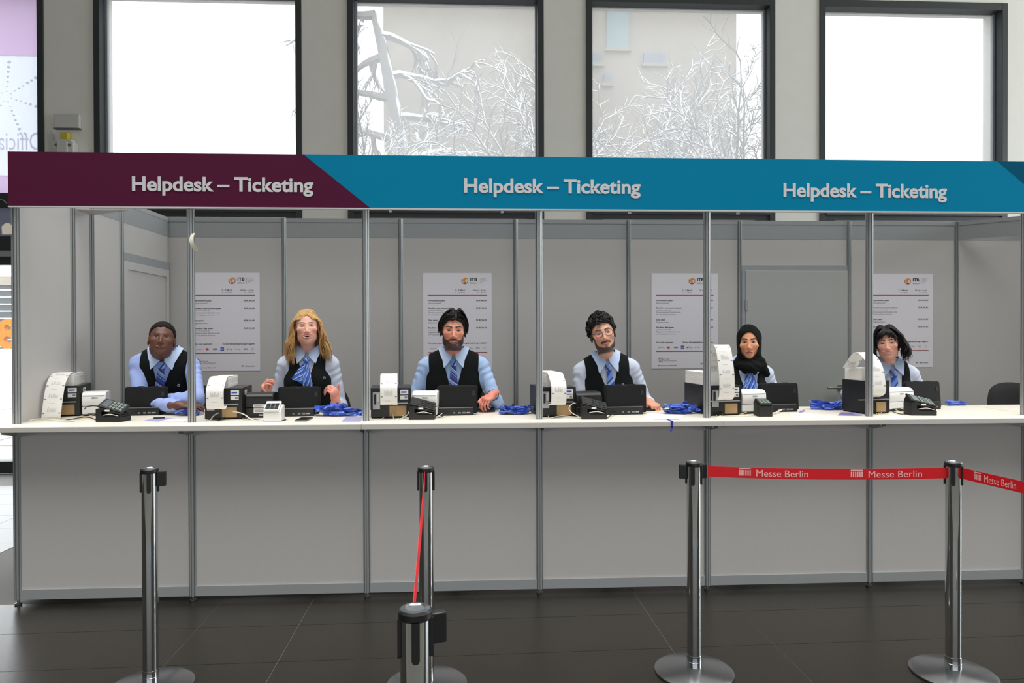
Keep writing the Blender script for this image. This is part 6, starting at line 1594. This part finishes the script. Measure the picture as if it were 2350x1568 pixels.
# 6: dark wavy bob
DB = hairmat('black_wavy_hair', (22, 20, 20), .42, .3); p = STAFF[5]; H, org = p['H'], p['org']; rnd = random.Random(61)
cap_hair(p, DB, [.010, .014, .014, .014], [.070, .070, .064, .035, -.01, -.04, -.06, -.09, -.09], name='hair_crown', bump=.003, freq=90)
mb = MB()
for s in (-1, 1):
    for k in range(95):
        y0 = rnd.uniform(-.065, .085); d = (y0+.065)/.15; out = rnd.uniform(0, 1); L = rnd.uniform(-.150, -.085)
        zt = .134-2.0*max(0, -y0-.02)**1.4-.10*max(0, y0-.02)
        ctrl = [(-.008, y0, zt-.004), (-.008+s*.040, y0, zt+.002), (s*(.078+.014*out), y0+.012, .060), (s*(.094+.024*out), y0*.9+.020, -.005), (s*(.096+.040*out), y0*.8+.022, -.065), (s*(.088+.042*out), y0*.7+.02, L)]
        lock(mb, H, org, ctrl, rnd.uniform(.0060, .0095), (rnd.uniform(.008, .016), rnd.uniform(14, 24), rnd.uniform(0, 6.3)))
for s in (-1, 1):
    for k in range(60):
        y0 = rnd.uniform(-.055, .03); out = rnd.uniform(0, 1); L = rnd.uniform(-.135, -.07)
        ctrl = [(-.006+s*.01, y0, .126-1.2*max(0, -y0-.02)), (s*.050, y0, .108), (s*(.080+.008*out), y0+.012, .055), (s*(.083+.018*out), max(y0+.01, -.040), -.005), (s*(.085+.026*out), max(y0+.005, -.045), -.06), (s*(.082+.030*out), max(y0, -.045), L)]
        lock(mb, H, org, ctrl, rnd.uniform(.0050, .0080), (rnd.uniform(.006, .013), rnd.uniform(14, 22), rnd.uniform(0, 6.3)))
for (xa, xb, zb) in ((-.012, -.036, .030), (-.020, -.050, .020), (-.028, -.062, .000), (.004, .022, .036), (.012, .036, .030), (.020, .050, .018), (.024, .056, .004), (-.004, -.028, .044), (.028, .064, -.004), (-.034, -.068, -.02), (.010, .030, .050), (-.016, -.044, .046)):
    ctrl = [(xa*.4, -.05, .118), (xa, -.088, .092), ((xa+xb)/2, -.099, .070), (xb*.9, -.100+abs(xb)*.3, (zb+.06)/2), (xb, -.097+abs(xb)*.35, zb)]
    lock(mb, H, org, ctrl, .0085, (.006, 14, rnd.uniform(0, 6)))
mb.build('hair', DB, p['R'], smooth=80)
# bracelet on the bearded man
s_, S_, E_, W_, A_ = STAFF[2]['arms'][1]; o_ = STAFF[2]['org']; d_ = (W_-E_)/np.linalg.norm(W_-E_); a_ = np.cross(d_, UP); a_ /= np.linalg.norm(a_); b_2 = np.cross(d_, a_)
MB().tube([W_-d_*.004+.034*(a_*math.cos(t)+b_2*math.sin(t))-o_ for t in np.linspace(0, 2*math.pi, 21)], .0042, 6).build('bracelet', BLACKS, STAFF[2]['R'], smooth=60)

# ---- chairs: one under each person and an empty one at the end
CL = ['black counter chair under '+w for w in WHO]+['empty black counter chair at the far end of the booth']
CP = [(q['T'].w((0, .03, -.56))[0], q['T'].w((0, .03, -.56))[1]+.02, 0.0) for q in STAFF]
qe = at(2243, 900, 1.0); CP.append((qe[0]+.215, .66, .05))
for k, q in enumerate(STAFF):
    CP[k] = (CP[k][0], CP[k][1]+.09, math.atan2(q['T'].M[1, 0], q['T'].M[0, 0]))
CP[0] = (CP[0][0]+.10, CP[0][1], CP[0][2]-.15)
for k, (x, y, rz) in enumerate(CP):
    o = chair if k == 0 else copy_tree(chair)
    o.location = (x, y, 0); o.rotation_euler = (0, 0, rz); tag(o, CL[k], 'chair', 'counter chairs behind the desk')
